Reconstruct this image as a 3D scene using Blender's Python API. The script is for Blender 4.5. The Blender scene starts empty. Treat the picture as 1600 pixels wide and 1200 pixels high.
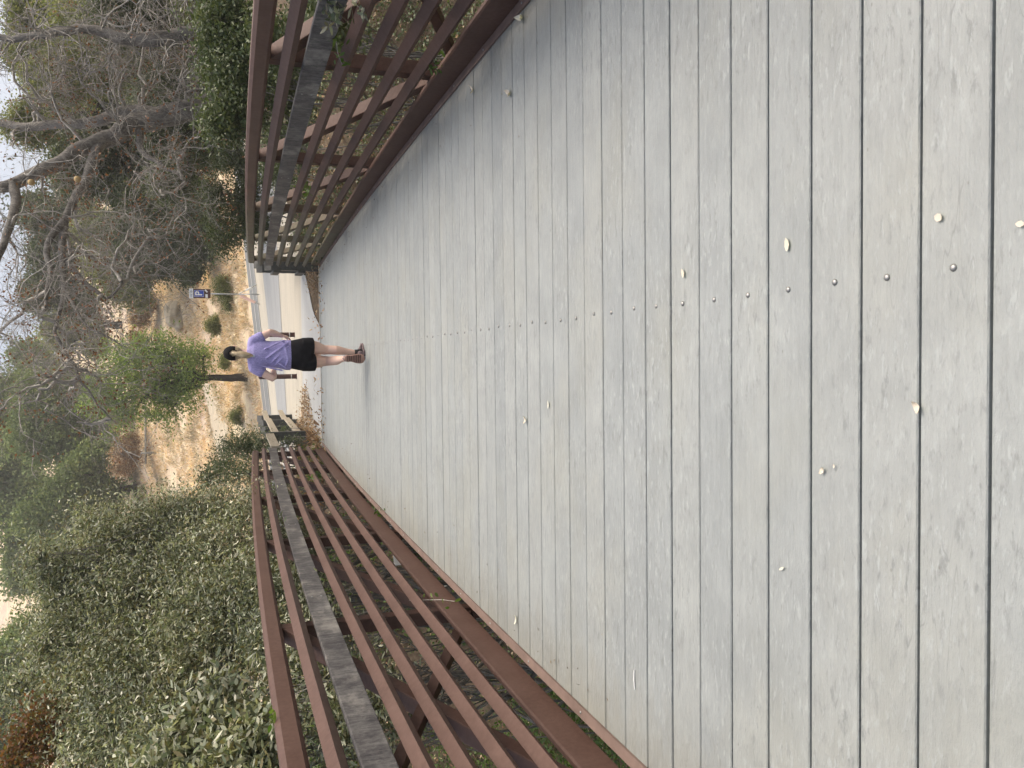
import bpy, bmesh, math, random
import numpy as np
from mathutils import Vector, Matrix
random.seed(7); RNG = np.random.default_rng(11)
R = math.radians
scene = bpy.context.scene
COL = scene.collection

# ------------------------------------------------------------------ camera
FPX, PITCH, YAW, ROLL = 1202.0, R(18.0), -0.0338, -0.0217
CAM = Vector((-0.111, 0.0, 1.4376))
def dirv(u, v, w):                       # photo-upright camera vector -> world
    c, s = math.cos(ROLL), math.sin(ROLL); a, b = c*u + s*v, -s*u + c*v
    x, up = a, -b
    c, s = math.cos(PITCH), math.sin(PITCH); y, z = c*w + s*up, -s*w + c*up
    c, s = math.cos(YAW), math.sin(YAW)
    return Vector((c*x + s*y, -s*x + c*y, z))
rightv, downv, fwdv = dirv(1, 0, 0), dirv(0, 1, 0), dirv(0, 0, 1)
cd = bpy.data.cameras.new('camera'); cam = bpy.data.objects.new('camera', cd); COL.objects.link(cam)
M3 = Matrix((downv, rightv, -fwdv)).transposed()      # the phone was held turned: picture-right is world-down
cam.matrix_world = Matrix.Translation(CAM) @ M3.to_4x4()
cd.sensor_fit = 'HORIZONTAL'; cd.sensor_width = 36; cd.lens = 36*FPX/1600; cd.clip_start = .05; cd.clip_end = 3000
scene.camera = cam
def ray(px, py): return dirv((600 - py)/FPX, (px - 800)/FPX, 1)
def at(px, py, Y):                       # point of the photo at a real distance Y along the bridge
    r = ray(px, py); return CAM + r*(Y/r.y)
def atX(px, py, X):
    r = ray(px, py); return CAM + r*((X - CAM.x)/r.x)

# ------------------------------------------------------------------ light
SUN_EL, SUN_AZ = R(62), R(75)            # azimuth from +Y towards +X
w = bpy.data.worlds.new('World'); scene.world = w; w.use_nodes = True
nt = w.node_tree; sky = nt.nodes.new('ShaderNodeTexSky'); sky.sky_type = 'NISHITA'; sky.sun_disc = False
sky.sun_elevation = SUN_EL; sky.sun_rotation = SUN_AZ; sky.air_density = 0.9; sky.dust_density = 7.0; sky.ozone_density = 1.2
bg = nt.nodes['Background']; bg.inputs['Strength'].default_value = .15
tn = nt.nodes.new('ShaderNodeMixRGB'); tn.blend_type = 'MULTIPLY'; tn.inputs[0].default_value = 1; tn.inputs[2].default_value = (1, .975, .915, 1)   # smoke-warm haze in the sky
nt.links.new(sky.outputs[0], tn.inputs[1]); nt.links.new(tn.outputs[0], bg.inputs[0])
sl = bpy.data.lights.new('sun', 'SUN'); sl.energy = 1.0; sl.angle = R(60); sl.color = (1, .96, .90)
so = bpy.data.objects.new('sun', sl); COL.objects.link(so)
sd = Vector((math.sin(SUN_AZ)*math.cos(SUN_EL), math.cos(SUN_AZ)*math.cos(SUN_EL), math.sin(SUN_EL)))
so.rotation_euler = sd.to_track_quat('Z', 'Y').to_euler()
vs = scene.view_settings; vs.view_transform = 'Standard'; vs.look = 'None'; vs.exposure = 0.87; vs.gamma = 1
try: vs.use_curve_mapping = False
except Exception: pass
scene.cycles.max_bounces = 6; scene.cycles.transparent_max_bounces = 4
scene.cycles.volume_bounces = 0

# ------------------------------------------------------------------ material helpers
class NB:
    def __init__(s, name):
        s.m = bpy.data.materials.new(name); s.m.use_nodes = True; s.t = s.m.node_tree
        s.b = s.t.nodes['Principled BSDF']; s.out = s.t.nodes['Material Output']
    def n(s, typ, **kw):
        x = s.t.nodes.new('ShaderNode'+typ)
        for k, v in kw.items():
            if k in x.inputs: x.inputs[k].default_value = v
            else: setattr(x, k, v)
        return x
    def l(s, a, b): s.t.links.new(a, b)
    def coord(s, scale=(1, 1, 1), which='Object', rot=(0, 0, 0)):
        tc = s.n('TexCoord'); mp = s.n('Mapping'); mp.inputs['Scale'].default_value = scale; mp.inputs['Rotation'].default_value = rot
        s.l(tc.outputs[which], mp.inputs[0]); return mp.outputs[0]
    def noise(s, scale, detail=4, rough=.55, vec=None, **kw):
        x = s.n('TexNoise', Scale=scale, Detail=detail, Roughness=rough)
        if vec is not None: s.l(vec, x.inputs['Vector'])
        return x.outputs['Fac']
    def ramp(s, fac, stops):
        r = s.n('ValToRGB'); e = r.color_ramp.elements
        while len(e) < len(stops): e.new(.5)
        for q, (p, c) in zip(e, stops): q.position = p; q.color = (*c, 1)
        s.l(fac, r.inputs[0]); return r.outputs[0]
    def mix(s, f, a, b, mode='MIX'):
        x = s.n('MixRGB', blend_type=mode)
        for i, v in enumerate((f, a, b)):
            if hasattr(v, 'is_output'): s.l(v, x.inputs[i])
            elif i == 0: x.inputs[0].default_value = v
            else: x.inputs[i].default_value = (*v, 1)
        return x.outputs[0]
    def bump(s, h, strength=.3, dist=.01):
        x = s.n('Bump', Strength=strength, Distance=dist); s.l(h, x.inputs['Height']); s.l(x.outputs[0], s.b.inputs['Normal'])
    def rnd(s): return s.n('NewGeometry').outputs['Random Per Island']
    def set(s, col=None, rough=.7, metal=0, spec=.3):
        if col is not None:
            if hasattr(col, 'is_output'): s.l(col, s.b.inputs['Base Color'])
            else: s.b.inputs['Base Color'].default_value = (*col, 1)
        s.b.inputs['Roughness'].default_value = rough; s.b.inputs['Metallic'].default_value = metal
        s.b.inputs['Specular IOR Level'].default_value = spec
        return s.m

def leaf_mat(name, cols, trans=.35, rough=.45, spec=.35, patch=1.2):
    b = NB(name); k = len(cols)
    c1 = b.ramp(b.rnd(), [(i/(k-1) if k > 1 else 0, c) for i, c in enumerate(cols)])
    nz = b.noise(patch, 2, .5, b.coord(which='Object'))
    c2 = b.mix(1, c1, b.ramp(nz, [(.3, (.62, .64, .6)), (.7, (1.25, 1.22, 1.1))]), 'MULTIPLY')
    b.set(c2, rough, 0, spec)
    tr = b.n('BsdfTranslucent'); b.l(b.mix(1, c2, (1.1, 1.15, .6), 'MULTIPLY'), tr.inputs['Color'])
    ms = b.n('MixShader'); ms.inputs[0].default_value = trans
    b.l(b.b.outputs[0], ms.inputs[1]); b.l(tr.outputs[0], ms.inputs[2]); b.l(ms.outputs[0], b.out.inputs[0])
    return b.m

def bark_mat(name, a, c, scale=8):
    b = NB(name); v = b.coord((1, 1, .35))
    n1 = b.noise(scale, 5, .65, v); n2 = b.noise(scale*6, 3, .6, v)
    col = b.ramp(n1, [(.32, a), (.62, c)]); col = b.mix(.35, col, b.ramp(n2, [(.35, tuple(x*.5 for x in a)), (.7, tuple(x*1.3 for x in c))]))
    b.bump(n2, .6, .02); return b.set(col, .9, 0, .15)

def simple(name, c, var=.15, scale=12, rough=.7, spec=.3, metal=0, bump=0):
    b = NB(name); n1 = b.noise(scale, 5, .6, b.coord())
    col = b.ramp(n1, [(.3, tuple(x*(1-var) for x in c)), (.7, tuple(min(1, x*(1+var)) for x in c))])
    if bump: b.bump(n1, bump, .01)
    return b.set(col, rough, metal, spec)

# deck boards: weathered pale grey, each board its own tone, fine grain along the board
def m_deck():
    b = NB('weathered_deck'); rn = b.rnd()
    base = b.ramp(rn, [(0, (.29, .295, .285)), (.2, (.345, .345, .325)), (.4, (.315, .32, .31)), (.6, (.37, .365, .34)), (.8, (.325, .33, .315)), (1, (.39, .385, .36))])
    g = b.noise(1, 7, .7, b.coord((3, 70, 20))); col = b.mix(.16, base, b.ramp(g, [(.35, (.17, .17, .16)), (.68, (.47, .465, .44))]))
    blot = b.noise(5.5, 7, .66, b.coord((.8, 1, 1))); col = b.mix(.26, col, b.ramp(blot, [(.32, (.20, .205, .2)), (.5, (.33, .33, .315)), (.7, (.50, .495, .465))]))
    warm = b.noise(1.3, 4, .55, b.coord((1, 1.6, 1))); col = b.mix(b.ramp(warm, [(.5, (0, 0, 0)), (.75, (.45, .45, .45))]), col, (.36, .335, .265))
    # oblique scuffs and little dents left by feet, wheels and claws
    w1 = b.noise(1, 5, .75, b.coord((14, 48, 1), rot=(0, 0, .6))); scm = b.ramp(w1, [(.54, (0, 0, 0)), (.64, (1, 1, 1))])
    w2 = b.noise(1, 4, .7, b.coord((18, 60, 1), rot=(0, 0, .75))); scl = b.ramp(w2, [(.55, (0, 0, 0)), (.65, (1, 1, 1))])
    gate = b.noise(2.6, 3, .5, b.coord()); gm = b.ramp(gate, [(.36, (.15, .15, .15)), (.6, (.9, .9, .9))])
    col = b.mix(b.mix(1, scm, gm, 'MULTIPLY'), col, (.245, .245, .232)); col = b.mix(b.mix(1, scl, gm, 'MULTIPLY'), col, (.42, .42, .40))
    sp = b.n('TexVoronoi', Scale=9.0); sp.inputs['Randomness'].default_value = 1; spm = b.ramp(sp.outputs['Distance'], [(.025, (1, 1, 1)), (.05, (0, 0, 0))]); b.l(b.coord((1, 1.8, 0)), sp.inputs['Vector'])
    col = b.mix(b.mix(1, spm, (.5, .5, .5), 'MULTIPLY'), col, (.16, .145, .12))
    for rz_, of in ((.9, 0), (-1.1, 7)):
        st = b.n('TexNoise', Scale=1.0, Detail=2.0); mp_ = b.coord((1.1, 16, 1), rot=(0, 0, rz_)); b.l(mp_, st.inputs['Vector']); sm_ = b.ramp(st.outputs['Fac'], [(.497, (0, 0, 0)), (.5, (.55, .55, .55)), (.503, (0, 0, 0))])
        col = b.mix(b.mix(1, sm_, b.ramp(b.noise(1.1+of*.1, 2, .5, b.coord()), [(.5, (0, 0, 0)), (.6, (1, 1, 1))]), 'MULTIPLY'), col, (.19, .19, .18))
    # dirt collecting near both edges
    sx = b.n('SeparateXYZ'); b.l(b.coord(), sx.inputs[0]); ab = b.n('Math', operation='ABSOLUTE'); b.l(sx.outputs[0], ab.inputs[0])
    ad = b.n('Math', operation='ADD'); b.l(ab.outputs[0], ad.inputs[0]); sm = b.n('Math', operation='MULTIPLY'); sm.inputs[1].default_value = .6
    b.l(b.noise(7, 5, .65, b.coord((.7, 1.6, 1))), sm.inputs[0]); b.l(sm.outputs[0], ad.inputs[1])
    dv = b.n('Math', operation='DIVIDE'); dv.inputs[1].default_value = 2.2; b.l(ad.outputs[0], dv.inputs[0])
    col = b.mix(b.ramp(dv.outputs[0], [(.72, (0, 0, 0)), (.9, (.5, .5, .5))]), col, (.26, .225, .165))
    hb = b.mix(.55, blot, b.mix(.5, w1, w2)); hb = b.mix(.12, hb, g); b.bump(hb, 1.0, .014)
    col = b.mix(1, col, (.76, .825, .86), 'MULTIPLY')
    return b.set(col, .5, 0, .5)

def m_steel():
    b = NB('brown_weathering_steel'); v = b.coord()
    n1 = b.noise(3.5, 5, .6, v); n2 = b.noise(40, 3, .6, v)
    col = b.ramp(n1, [(.3, (0.083, 0.049, 0.036)), (.7, (0.122, 0.078, 0.061))])
    col = b.mix(.25, col, b.ramp(n2, [(.35, (0.059, 0.032, 0.023)), (.7, (0.158, 0.108, 0.087))]))
    sep = b.n('SeparateXYZ'); b.l(v, sep.inputs[0])
    lich = b.noise(7, 6, .7, v); mr = b.n('MapRange'); mr.inputs['From Min'].default_value = 8.4; mr.inputs['From Max'].default_value = 11
    b.l(sep.outputs[1], mr.inputs['Value']); gx = b.n('MapRange'); gx.inputs['From Min'].default_value = -.5; gx.inputs['From Max'].default_value = 1.2
    b.l(sep.outputs[0], gx.inputs['Value'])
    mm = b.n('Math', operation='MULTIPLY'); b.l(mr.outputs[0], mm.inputs[0]); b.l(gx.outputs[0], mm.inputs[1])
    m2 = b.n('Math', operation='MULTIPLY'); b.l(mm.outputs[0], m2.inputs[0]); b.l(b.ramp(lich, [(.35, (.35, .35, .35)), (.55, (1, 1, 1))]), m2.inputs[1])
    col = b.mix(m2.outputs[0], col, b.ramp(n2, [(.3, (0.099, 0.101, 0.068)), (.7, (0.158, 0.158, 0.099))]))
    col = b.mix(1, col, (.92, .84, .83), 'MULTIPLY'); b.bump(n2, .2, .003); return b.set(col, .6, .0, .25)

def m_board():
    b = NB('worn_grey_handrail_board'); v = b.coord()
    n1 = b.noise(1, 6, .65, b.coord((3, 3.2, 5))); n2 = b.noise(1, 5, .7, b.coord((8, 34, 10))); n3 = b.noise(1, 4, .7, b.coord((30, 70, 60), rot=(.5, 0, 0)))
    col = b.ramp(n1, [(.42, (.028, .025, .028)), (.52, (.07, .065, .064)), (.64, (.25, .235, .21))])
    col = b.mix(.35, col, b.ramp(n2, [(.4, (.035, .032, .036)), (.65, (.27, .265, .25))])); col = b.mix(.1, col, b.ramp(n3, [(.45, (.03, .03, .03)), (.7, (.36, .35, .33))]))
    b.bump(n3, .15, .002); return b.set(col, .6, 0, .25)

M = {}
M['deck'] = m_deck(); M['steel'] = m_steel(); M['board'] = m_board()
M['angle'] = simple('rust_brown_edge_angle', (.175, .125, .105), .2, 9, .7, .2, 0, .1); M['under'] = simple('dark_deck_underside', (.06, .055, .043), .3)
M['bolt'] = simple('zinc_bolt', (.30, .30, .29), .3, 90, .42, .5, .7)
M['darkwood'] = simple('dark_painted_timber', (.062, .064, .058), .35, 18, .6, .4, 0, .2)
M['palewood'] = simple('pale_timber', (.35, .31, .24), .25, 20, .7, .2, 0, .2)
M['cutend'] = simple('cut_timber_end', (.33, .27, .2), .2)
M['concrete'] = simple('concrete', (.44, .43, .39), .12, 9, .9, .2, 0, .15)
M['galv'] = simple('galvanised_steel', (.42, .43, .42), .15, 30, .4, .5, .6)
M['bollard'] = simple('dark_red_bollard', (.085, .045, .045), .25, 25, .55)

def m_ground():
    b = NB('earth_and_litter'); v = b.coord()
    n1 = b.noise(.7, 6, .6, v); n2 = b.noise(14, 6, .7, v)
    c = b.ramp(n2, [(.3, (.05, .035, .024)), (.5, (.10, .075, .05)), (.7, (.2, .155, .11))])
    c = b.mix(b.ramp(n1, [(.45, (0, 0, 0)), (.65, (.4, .4, .4))]), c, (.2, .16, .12)); b.bump(n2, .6, .03)
    return b.set(c, .95, 0, .1)
def m_gravel():
    b = NB('pale_gravel'); v = b.coord((.5, 1.6, 1))
    n1 = b.noise(1.3, 5, .6, v); n2 = b.noise(30, 4, .7, b.coord())
    c = b.ramp(n1, [(.3, (0.364, 0.348, 0.293)), (.5, (0.428, 0.404, 0.341)), (.7, (0.475, 0.444, 0.364))])
    c = b.mix(.25, c, b.ramp(n2, [(.3, (0.222, 0.198, 0.158)), (.7, (0.523, 0.491, 0.428))])); b.bump(n2, .3, .01)
    return b.set(c, .95, 0, .1)
def m_asph(name, a, c):
    b = NB(name); n1 = b.noise(1, 4, .6, b.coord((.12, 1.6, 1))); n2 = b.noise(45, 3, .7, b.coord())
    col = b.ramp(n1, [(.35, a), (.65, c)]); col = b.mix(.25, col, b.ramp(n2, [(.3, tuple(x*.6 for x in a)), (.7, tuple(x*1.25 for x in c))]))
    b.bump(n2, .2, .005); return b.set(col, .85, 0, .25)
def m_hill():
    b = NB('dry_golden_hillside'); v = b.coord()
    n1 = b.noise(.09, 5, .6, v); n2 = b.noise(.9, 7, .7, v); n3 = b.noise(5, 6, .75, v)
    c = b.ramp(n2, [(.3, (0.403, 0.277, 0.196)), (.45, (0.671, 0.476, 0.327)), (.62, (0.800, 0.670, 0.457)), (.8, (0.800, 0.800, 0.739))])
    c = b.mix(.4, c, b.ramp(n3, [(.3, (0.286, 0.200, 0.152)), (.65, (0.800, 0.786, 0.565))]))
    c = b.mix(b.ramp(n1, [(.5, (0, 0, 0)), (.66, (.45, .45, .45))]), c, (0.403, 0.309, 0.304)); b.bump(n3, .8, .12)
    return b.set(c, .95, 0, .1)
M['ground'] = m_ground(); M['gravel'] = m_gravel(); M['hill'] = m_hill()
M['path'] = m_asph('pale_concrete_path', (.36, .37, .365), (.43, .44, .43)); M['asphalt'] = m_asph('grey_asphalt', (.14, .15, .155), (.2, .21, .215))
M['lot'] = m_asph('pale_gravelly_asphalt', (.26, .27, .27), (.31, .32, .32)); M['paint'] = simple('road_paint', (.55, .55, .5), .2, 3, .8)

# ------------------------------------------------------------------ mesh helpers
def newobj(name, verts, faces, mat=None, parent=None, smooth=False):
    me = bpy.data.meshes.new(name); me.from_pydata([tuple(v) for v in verts], [], faces); me.update()
    if smooth: me.polygons.foreach_set('use_smooth', [True]*len(me.polygons))
    o = bpy.data.objects.new(name, me); COL.objects.link(o)
    if mat: me.materials.append(mat)
    if parent: o.parent = parent
    return o
def npobj(name, V, Fq, mat, parent=None, smooth=False):      # V (n,3), Fq (m,k) index array
    me = bpy.data.meshes.new(name); V = np.asarray(V, np.float32); Fq = np.asarray(Fq, np.int32); k = Fq.shape[1]
    me.vertices.add(len(V)); me.vertices.foreach_set('co', V.ravel()); me.loops.add(Fq.size); me.loops.foreach_set('vertex_index', Fq.ravel())
    me.polygons.add(len(Fq)); me.polygons.foreach_set('loop_start', np.arange(len(Fq), dtype=np.int32)*k)
    try: me.polygons.foreach_set('loop_total', np.full(len(Fq), k, np.int32))
    except Exception: pass
    me.update(calc_edges=True); me.validate()
    if smooth: me.polygons.foreach_set('use_smooth', np.ones(len(Fq), bool))
    o = bpy.data.objects.new(name, me); COL.objects.link(o); me.materials.append(mat)
    if parent: o.parent = parent
    return o
def thing(name, label, cat, loc=(0, 0, 0), group=None):
    loc = tuple(float(q) for q in loc)
    o = bpy.data.objects.new(name, None); COL.objects.link(o); o.location = loc; o.empty_display_size = .2
    return tag(o, label, cat, group)
def tag(o, label, cat, group=None, kind=None):
    o['label'] = label; o['category'] = cat
    if group: o['group'] = group
    if kind: o['kind'] = kind
    return o
def struct(o): o['kind'] = 'structure'; return o
class MB:
    def __init__(s): s.v = []; s.f = []
    def add(s, vs, fs): n = len(s.v); s.v += [tuple(v) for v in vs]; s.f += [tuple(i+n for i in f) for f in fs]
    def box(s, c, size, rot=None, bev=0):
        hx, hy, hz = (d/2 for d in size)
        bm = bmesh.new(); bmesh.ops.create_cube(bm, size=1); bmesh.ops.scale(bm, vec=size, verts=bm.verts)
        if bev: bmesh.ops.bevel(bm, geom=bm.edges[:], offset=bev, segments=2, affect='EDGES', profile=.6)
        m = Matrix.Translation(c) @ (rot.to_4x4() if rot else Matrix.Identity(4)); bmesh.ops.transform(bm, matrix=m, verts=bm.verts)
        bm.verts.index_update(); s.add([v.co.copy() for v in bm.verts], [[v.index for v in f.verts] for f in bm.faces]); bm.free()
    def bar(s, a, b, wdt, h, up=Vector((0, 0, 1)), bev=0):        # box from a to b, width across, height along up
        a, b = Vector(a), Vector(b); d = b-a; y = d.normalized(); x = y.cross(up).normalized(); z = x.cross(y)
        s.box((a+b)/2, (wdt, d.length, h), Matrix((x, y, z)).transposed(), bev)
    def tube(s, pts, rads, n=8, cap=True):
        pts = [Vector(p) for p in pts]; rings = []; t0 = (pts[1]-pts[0]).normalized(); x = t0.orthogonal().normalized()
        for i, p in enumerate(pts):
            t = (pts[min(i+1, len(pts)-1)]-pts[max(i-1, 0)]).normalized(); x = (x - t*x.dot(t)).normalized(); y = t.cross(x)
            r = rads[i] if hasattr(rads, '__len__') else rads
            rings.append([p+(x*math.cos(a)+y*math.sin(a))*r for a in (2*math.pi*k/n for k in range(n))])
        vs = [v for r in rings for v in r]; fs = [(i*n+k, i*n+(k+1) % n, (i+1)*n+(k+1) % n, (i+1)*n+k) for i in range(len(pts)-1) for k in range(n)]
        if cap: fs += [tuple(reversed(range(n))), tuple(range((len(pts)-1)*n, len(pts)*n))]
        s.add(vs, fs)
    def sweep(s, prof, path):                                   # closed profile [(x,z)] swept along Y path [(xoff,y,z)]
        n = len(prof); vs = [(px+q[0], q[1], pz+q[2]) for q in path for px, pz in prof]
        fs = [(i*n+k, (i+1)*n+k, (i+1)*n+(k+1) % n, i*n+(k+1) % n) for i in range(len(path)-1) for k in range(n)]
        fs += [tuple(range(n)), tuple(reversed(range((len(path)-1)*n, len(path)*n)))]; s.add(vs, fs)
    def build(s, name, mat, parent=None, smooth=False):
        o = newobj(name, s.v, s.f, mat, parent, smooth)
        return o

# ------------------------------------------------------------------ terrain
def zdeck(d): return .0614*d-.00307*d*d+.000049*d**3
YEND = 14.55; ZEND = float(zdeck(YEND))
HY0 = 42.5                              # where the hillside starts, beyond the road
def sst(a, b, x): t = np.clip((x-a)/(b-a), 0, 1); return t*t*(3-2*t)
def vn(X, Y, s, seed=0):                # cheap smooth noise
    return (np.sin(X*s*1.3+seed)+np.sin(Y*s*1.1+1.7*seed+X*s*.6)+np.sin((X+Y)*s*.73+2.3*seed)+np.sin((X-Y)*s*1.9+seed*.7))/4
def ground(X, Y):
    X = np.asarray(X, float); Y = np.asarray(Y, float)
    # approach: rises gently away from the bridge, tilted up to the right near the road
    tilt = .09*sst(18, 33, Y)*np.clip(X, -60, 40)
    app = np.interp(Y, [14.55, 15.6, 17, 22, 30, 36, 42.5], [ZEND-.03, .48, .55, .68, 1.02, 1.3, 1.64]) + tilt
    hill = 1.64+.09*np.clip(X, -60, 40)*(1-sst(45, 70, Y)) + .29*(Y-HY0) + vn(X, Y, .09, 1)*sst(45, 80, Y)*2.2 + vn(X, Y, .33, 5)*.35*sst(HY0, 50, Y)
    a_ = X/np.maximum(Y, 1); hill = hill + 16*sst(.0, -.16, a_)*sst(60, 160, Y) + 30*sst(-.25, -.5, a_)*sst(80, 200, Y)
    over = np.maximum(Y-165, 0); hill = hill - .36*over*sst(0, 30, over)
    z = np.where(Y < HY0, app, hill)
    # ravine of the creek under the bridge
    bot = -2.7 + vn(X, Y, .7, 3)*.3
    wl = 10.2 + vn(X, Y*0, .35, 2)*.8 - .5*sst(2.0, 7, X)
    side = sst(wl, wl+4.2, Y)
    near = 1-sst(-5.5, -1.5, Y)
    r = bot*(1-side) + z*side
    r = np.where(Y < wl+4.2, r, z)
    z = np.where(Y < -1.5, -.12*near + bot*(1-near), r)
    return z
def axis(breaks):                        # [(start, end, step)]
    out = [np.arange(a, b, s) for a, b, s in breaks]; return np.concatenate(out+[[breaks[-1][1]]])
def sheet(name, xs, ys, mat, fn=ground, dz=0, smooth=True):
    Xg, Yg = np.meshgrid(xs, ys); Z = fn(Xg, Yg)+dz; V = np.stack([Xg, Yg, Z], -1).reshape(-1, 3)
    nx, ny = len(xs), len(ys); i = np.arange(nx-1)[None]+np.arange(ny-1)[:, None]*nx
    F = np.stack([i, i+1, i+1+nx, i+nx], -1).reshape(-1, 4)
    return npobj(name, V, F, mat, smooth=smooth)
xs = axis([(-700, -60, 16), (-60, -16, 2), (-16, 16, .35), (16, 60, 2), (60, 700, 16)])
struct(sheet('ground', xs, axis([(-160, -8, 6), (-8, HY0, .35)]), M['ground']))
struct(sheet('hillside', xs, axis([(HY0, 75, .8), (75, 200, 4), (200, 520, 12)]), M['hill']))
def strip(name, poly_fn, ys, mat, dz, nx=24):        # sheet between x0(y) and x1(y)
    ys = np.asarray(ys); t = np.linspace(0, 1, nx); X = np.array([[a+(b-a)*q for q in t] for a, b in map(poly_fn, ys)]); Y = np.repeat(ys[:, None], nx, 1)
    V = np.stack([X, Y, ground(X, Y)+dz], -1).reshape(-1, 3); ny = len(ys); i = np.arange(nx-1)[None]+np.arange(ny-1)[:, None]*nx
    return struct(npobj(name, V, np.stack([i, i+1, i+1+nx, i+nx], -1).reshape(-1, 4), mat, smooth=True))
yy = np.linspace(14.62, 17.6, 16)
strip('path', lambda y: (-1.62-.25*math.sin((y-14.6)*1.2), 1.0+max(0, (y-15.3))**1.2*.55-.5*max(0, 1-(y-14.6)*.9)), yy, M['path'], .016)
strip('gravel_verge', lambda y: (-2.7-.10*(y-17), 2.3+.42*(y-17)), np.linspace(17.3, 39, 60), M['gravel'], .008, 90)
strip('gravel_lot', lambda y: (-3.3-.1*(y-20), 2.3+.4*(y-17)), np.linspace(24.5, 30.5, 14), M['lot'], .016, 80)
strip('road', lambda y: (-60, 40), np.linspace(35.6, 42.2, 20), M['asphalt'], .02, 160)
for nm, y0, y1 in (('lane_line', 38.9, 39.15), ('edge_line', 41.85, 42.02), ('edge_line', 35.9, 36.05)):
    strip(nm, lambda y: (-60, 40), (y0, y1), M['paint'], .028, 160)

# ------------------------------------------------------------------ the footbridge
bridge = thing('footbridge', 'arched footbridge with pale grey plank deck and brown steel side rails', 'footbridge')
P0, PP = 1.1557, .1638
k0 = int((-7.2-P0)/PP); k1 = int(round((YEND-P0)/PP))
mb = MB()
for k in range(k0, k1):
    a, b = P0+k*PP+.0035, P0+(k+1)*PP-.0035; jx = random.uniform(-.006, .006); jz = random.uniform(-.0012, .0012)
    za, zb = zdeck(a)+jz, zdeck(b)+jz; e = .003; X0, X1 = -1.605+jx, 1.605+jx
    prof = [(a, za-.03), (a, za-e), (a+e, za), (b-e, zb), (b, zb-e), (b, zb-.03)]
    vs = [(x, y, z) for x in (X0, X1) for y, z in prof]; n = 6
    mb.add(vs, [(i, i+1, i+1+n, i+n) for i in range(n-1)]+[(n-1, 0, n, 2*n-1), tuple(range(n-1, -1, -1)), tuple(range(n, 2*n))])
deck = mb.build('deck', M['deck'], bridge)
mb = MB(); ys = np.linspace(-7.2, YEND-.02, 60)
mb.sweep([(-1.58, -.075), (1.58, -.075), (1.58, -.034), (-1.58, -.034)], [(0, y, zdeck(y)) for y in ys]); mb.build('deck_underside', M['under'], bridge)
mb = MB(); mb.box((0, YEND+.03, ZEND-.17), (3.4, .07, .37), bev=.004); mb.build('end_sill', M['concrete'], bridge)
# one domed bolt per plank, down the middle
bm = bmesh.new(); bmesh.ops.create_uvsphere(bm, u_segments=12, v_segments=6, radius=1); bmesh.ops.scale(bm, vec=(.0085, .0085, .005), verts=bm.verts)
me = bpy.data.meshes.new('deck_bolt'); bm.to_mesh(me); bm.free(); me.materials.append(M['bolt']); me.polygons.foreach_set('use_smooth', [True]*len(me.polygons))
bx = CAM.x + (ray(1303, 447).x/ray(1303, 447).z)*(zdeck(.95)-CAM.z)
for k in range(-2, 76):
    y = P0+(k+.5)*PP
    if y < .75 or y > YEND: continue
    o = bpy.data.objects.new('deck_bolt', me); COL.objects.link(o); o.location = (bx+random.uniform(-.006, .006), y+random.uniform(-.01, .01), zdeck(y)+.0005); o.parent = deck
# edge angles with their bolt heads
for sx in (-1, 1):
    mb = MB(); p = [(0, .002), (0, .012), (.05, .012), (.05, -.06), (.042, -.06), (.042, .002)]
    prof = [(sx*(1.600+x), z) for x, z in p]
    if sx < 0: prof = prof[::-1]
    mb.sweep(prof, [(0, y, zdeck(y)) for y in np.linspace(-7.2, YEND, 80)]); ea = mb.build('edge_angle', M['angle'], bridge)
    for y in np.arange(.6, YEND, .6):
        o = bpy.data.objects.new('edge_bolt', me); COL.objects.link(o); o.scale = (.8, .8, .9); o.location = (sx*1.625, y, zdeck(y)+.012); o.parent = ea
posts = [2.45*k for k in range(-2, 6)]; posts = [-4.85, -2.4, 0, 2.45, 4.9, 7.3, 9.7, 12.1, 14.5]
for y in posts:
    mb = MB(); mb.box((0, y, zdeck(y)-.16), (3.62, .12, .16), bev=.005); mb.build('floor_beam', M['steel'], bridge)
def rail_path(y0=-7.1, y1=14.55, n=46): return [(0, y, zdeck(y)) for y in np.linspace(y0, y1, n)]
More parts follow.
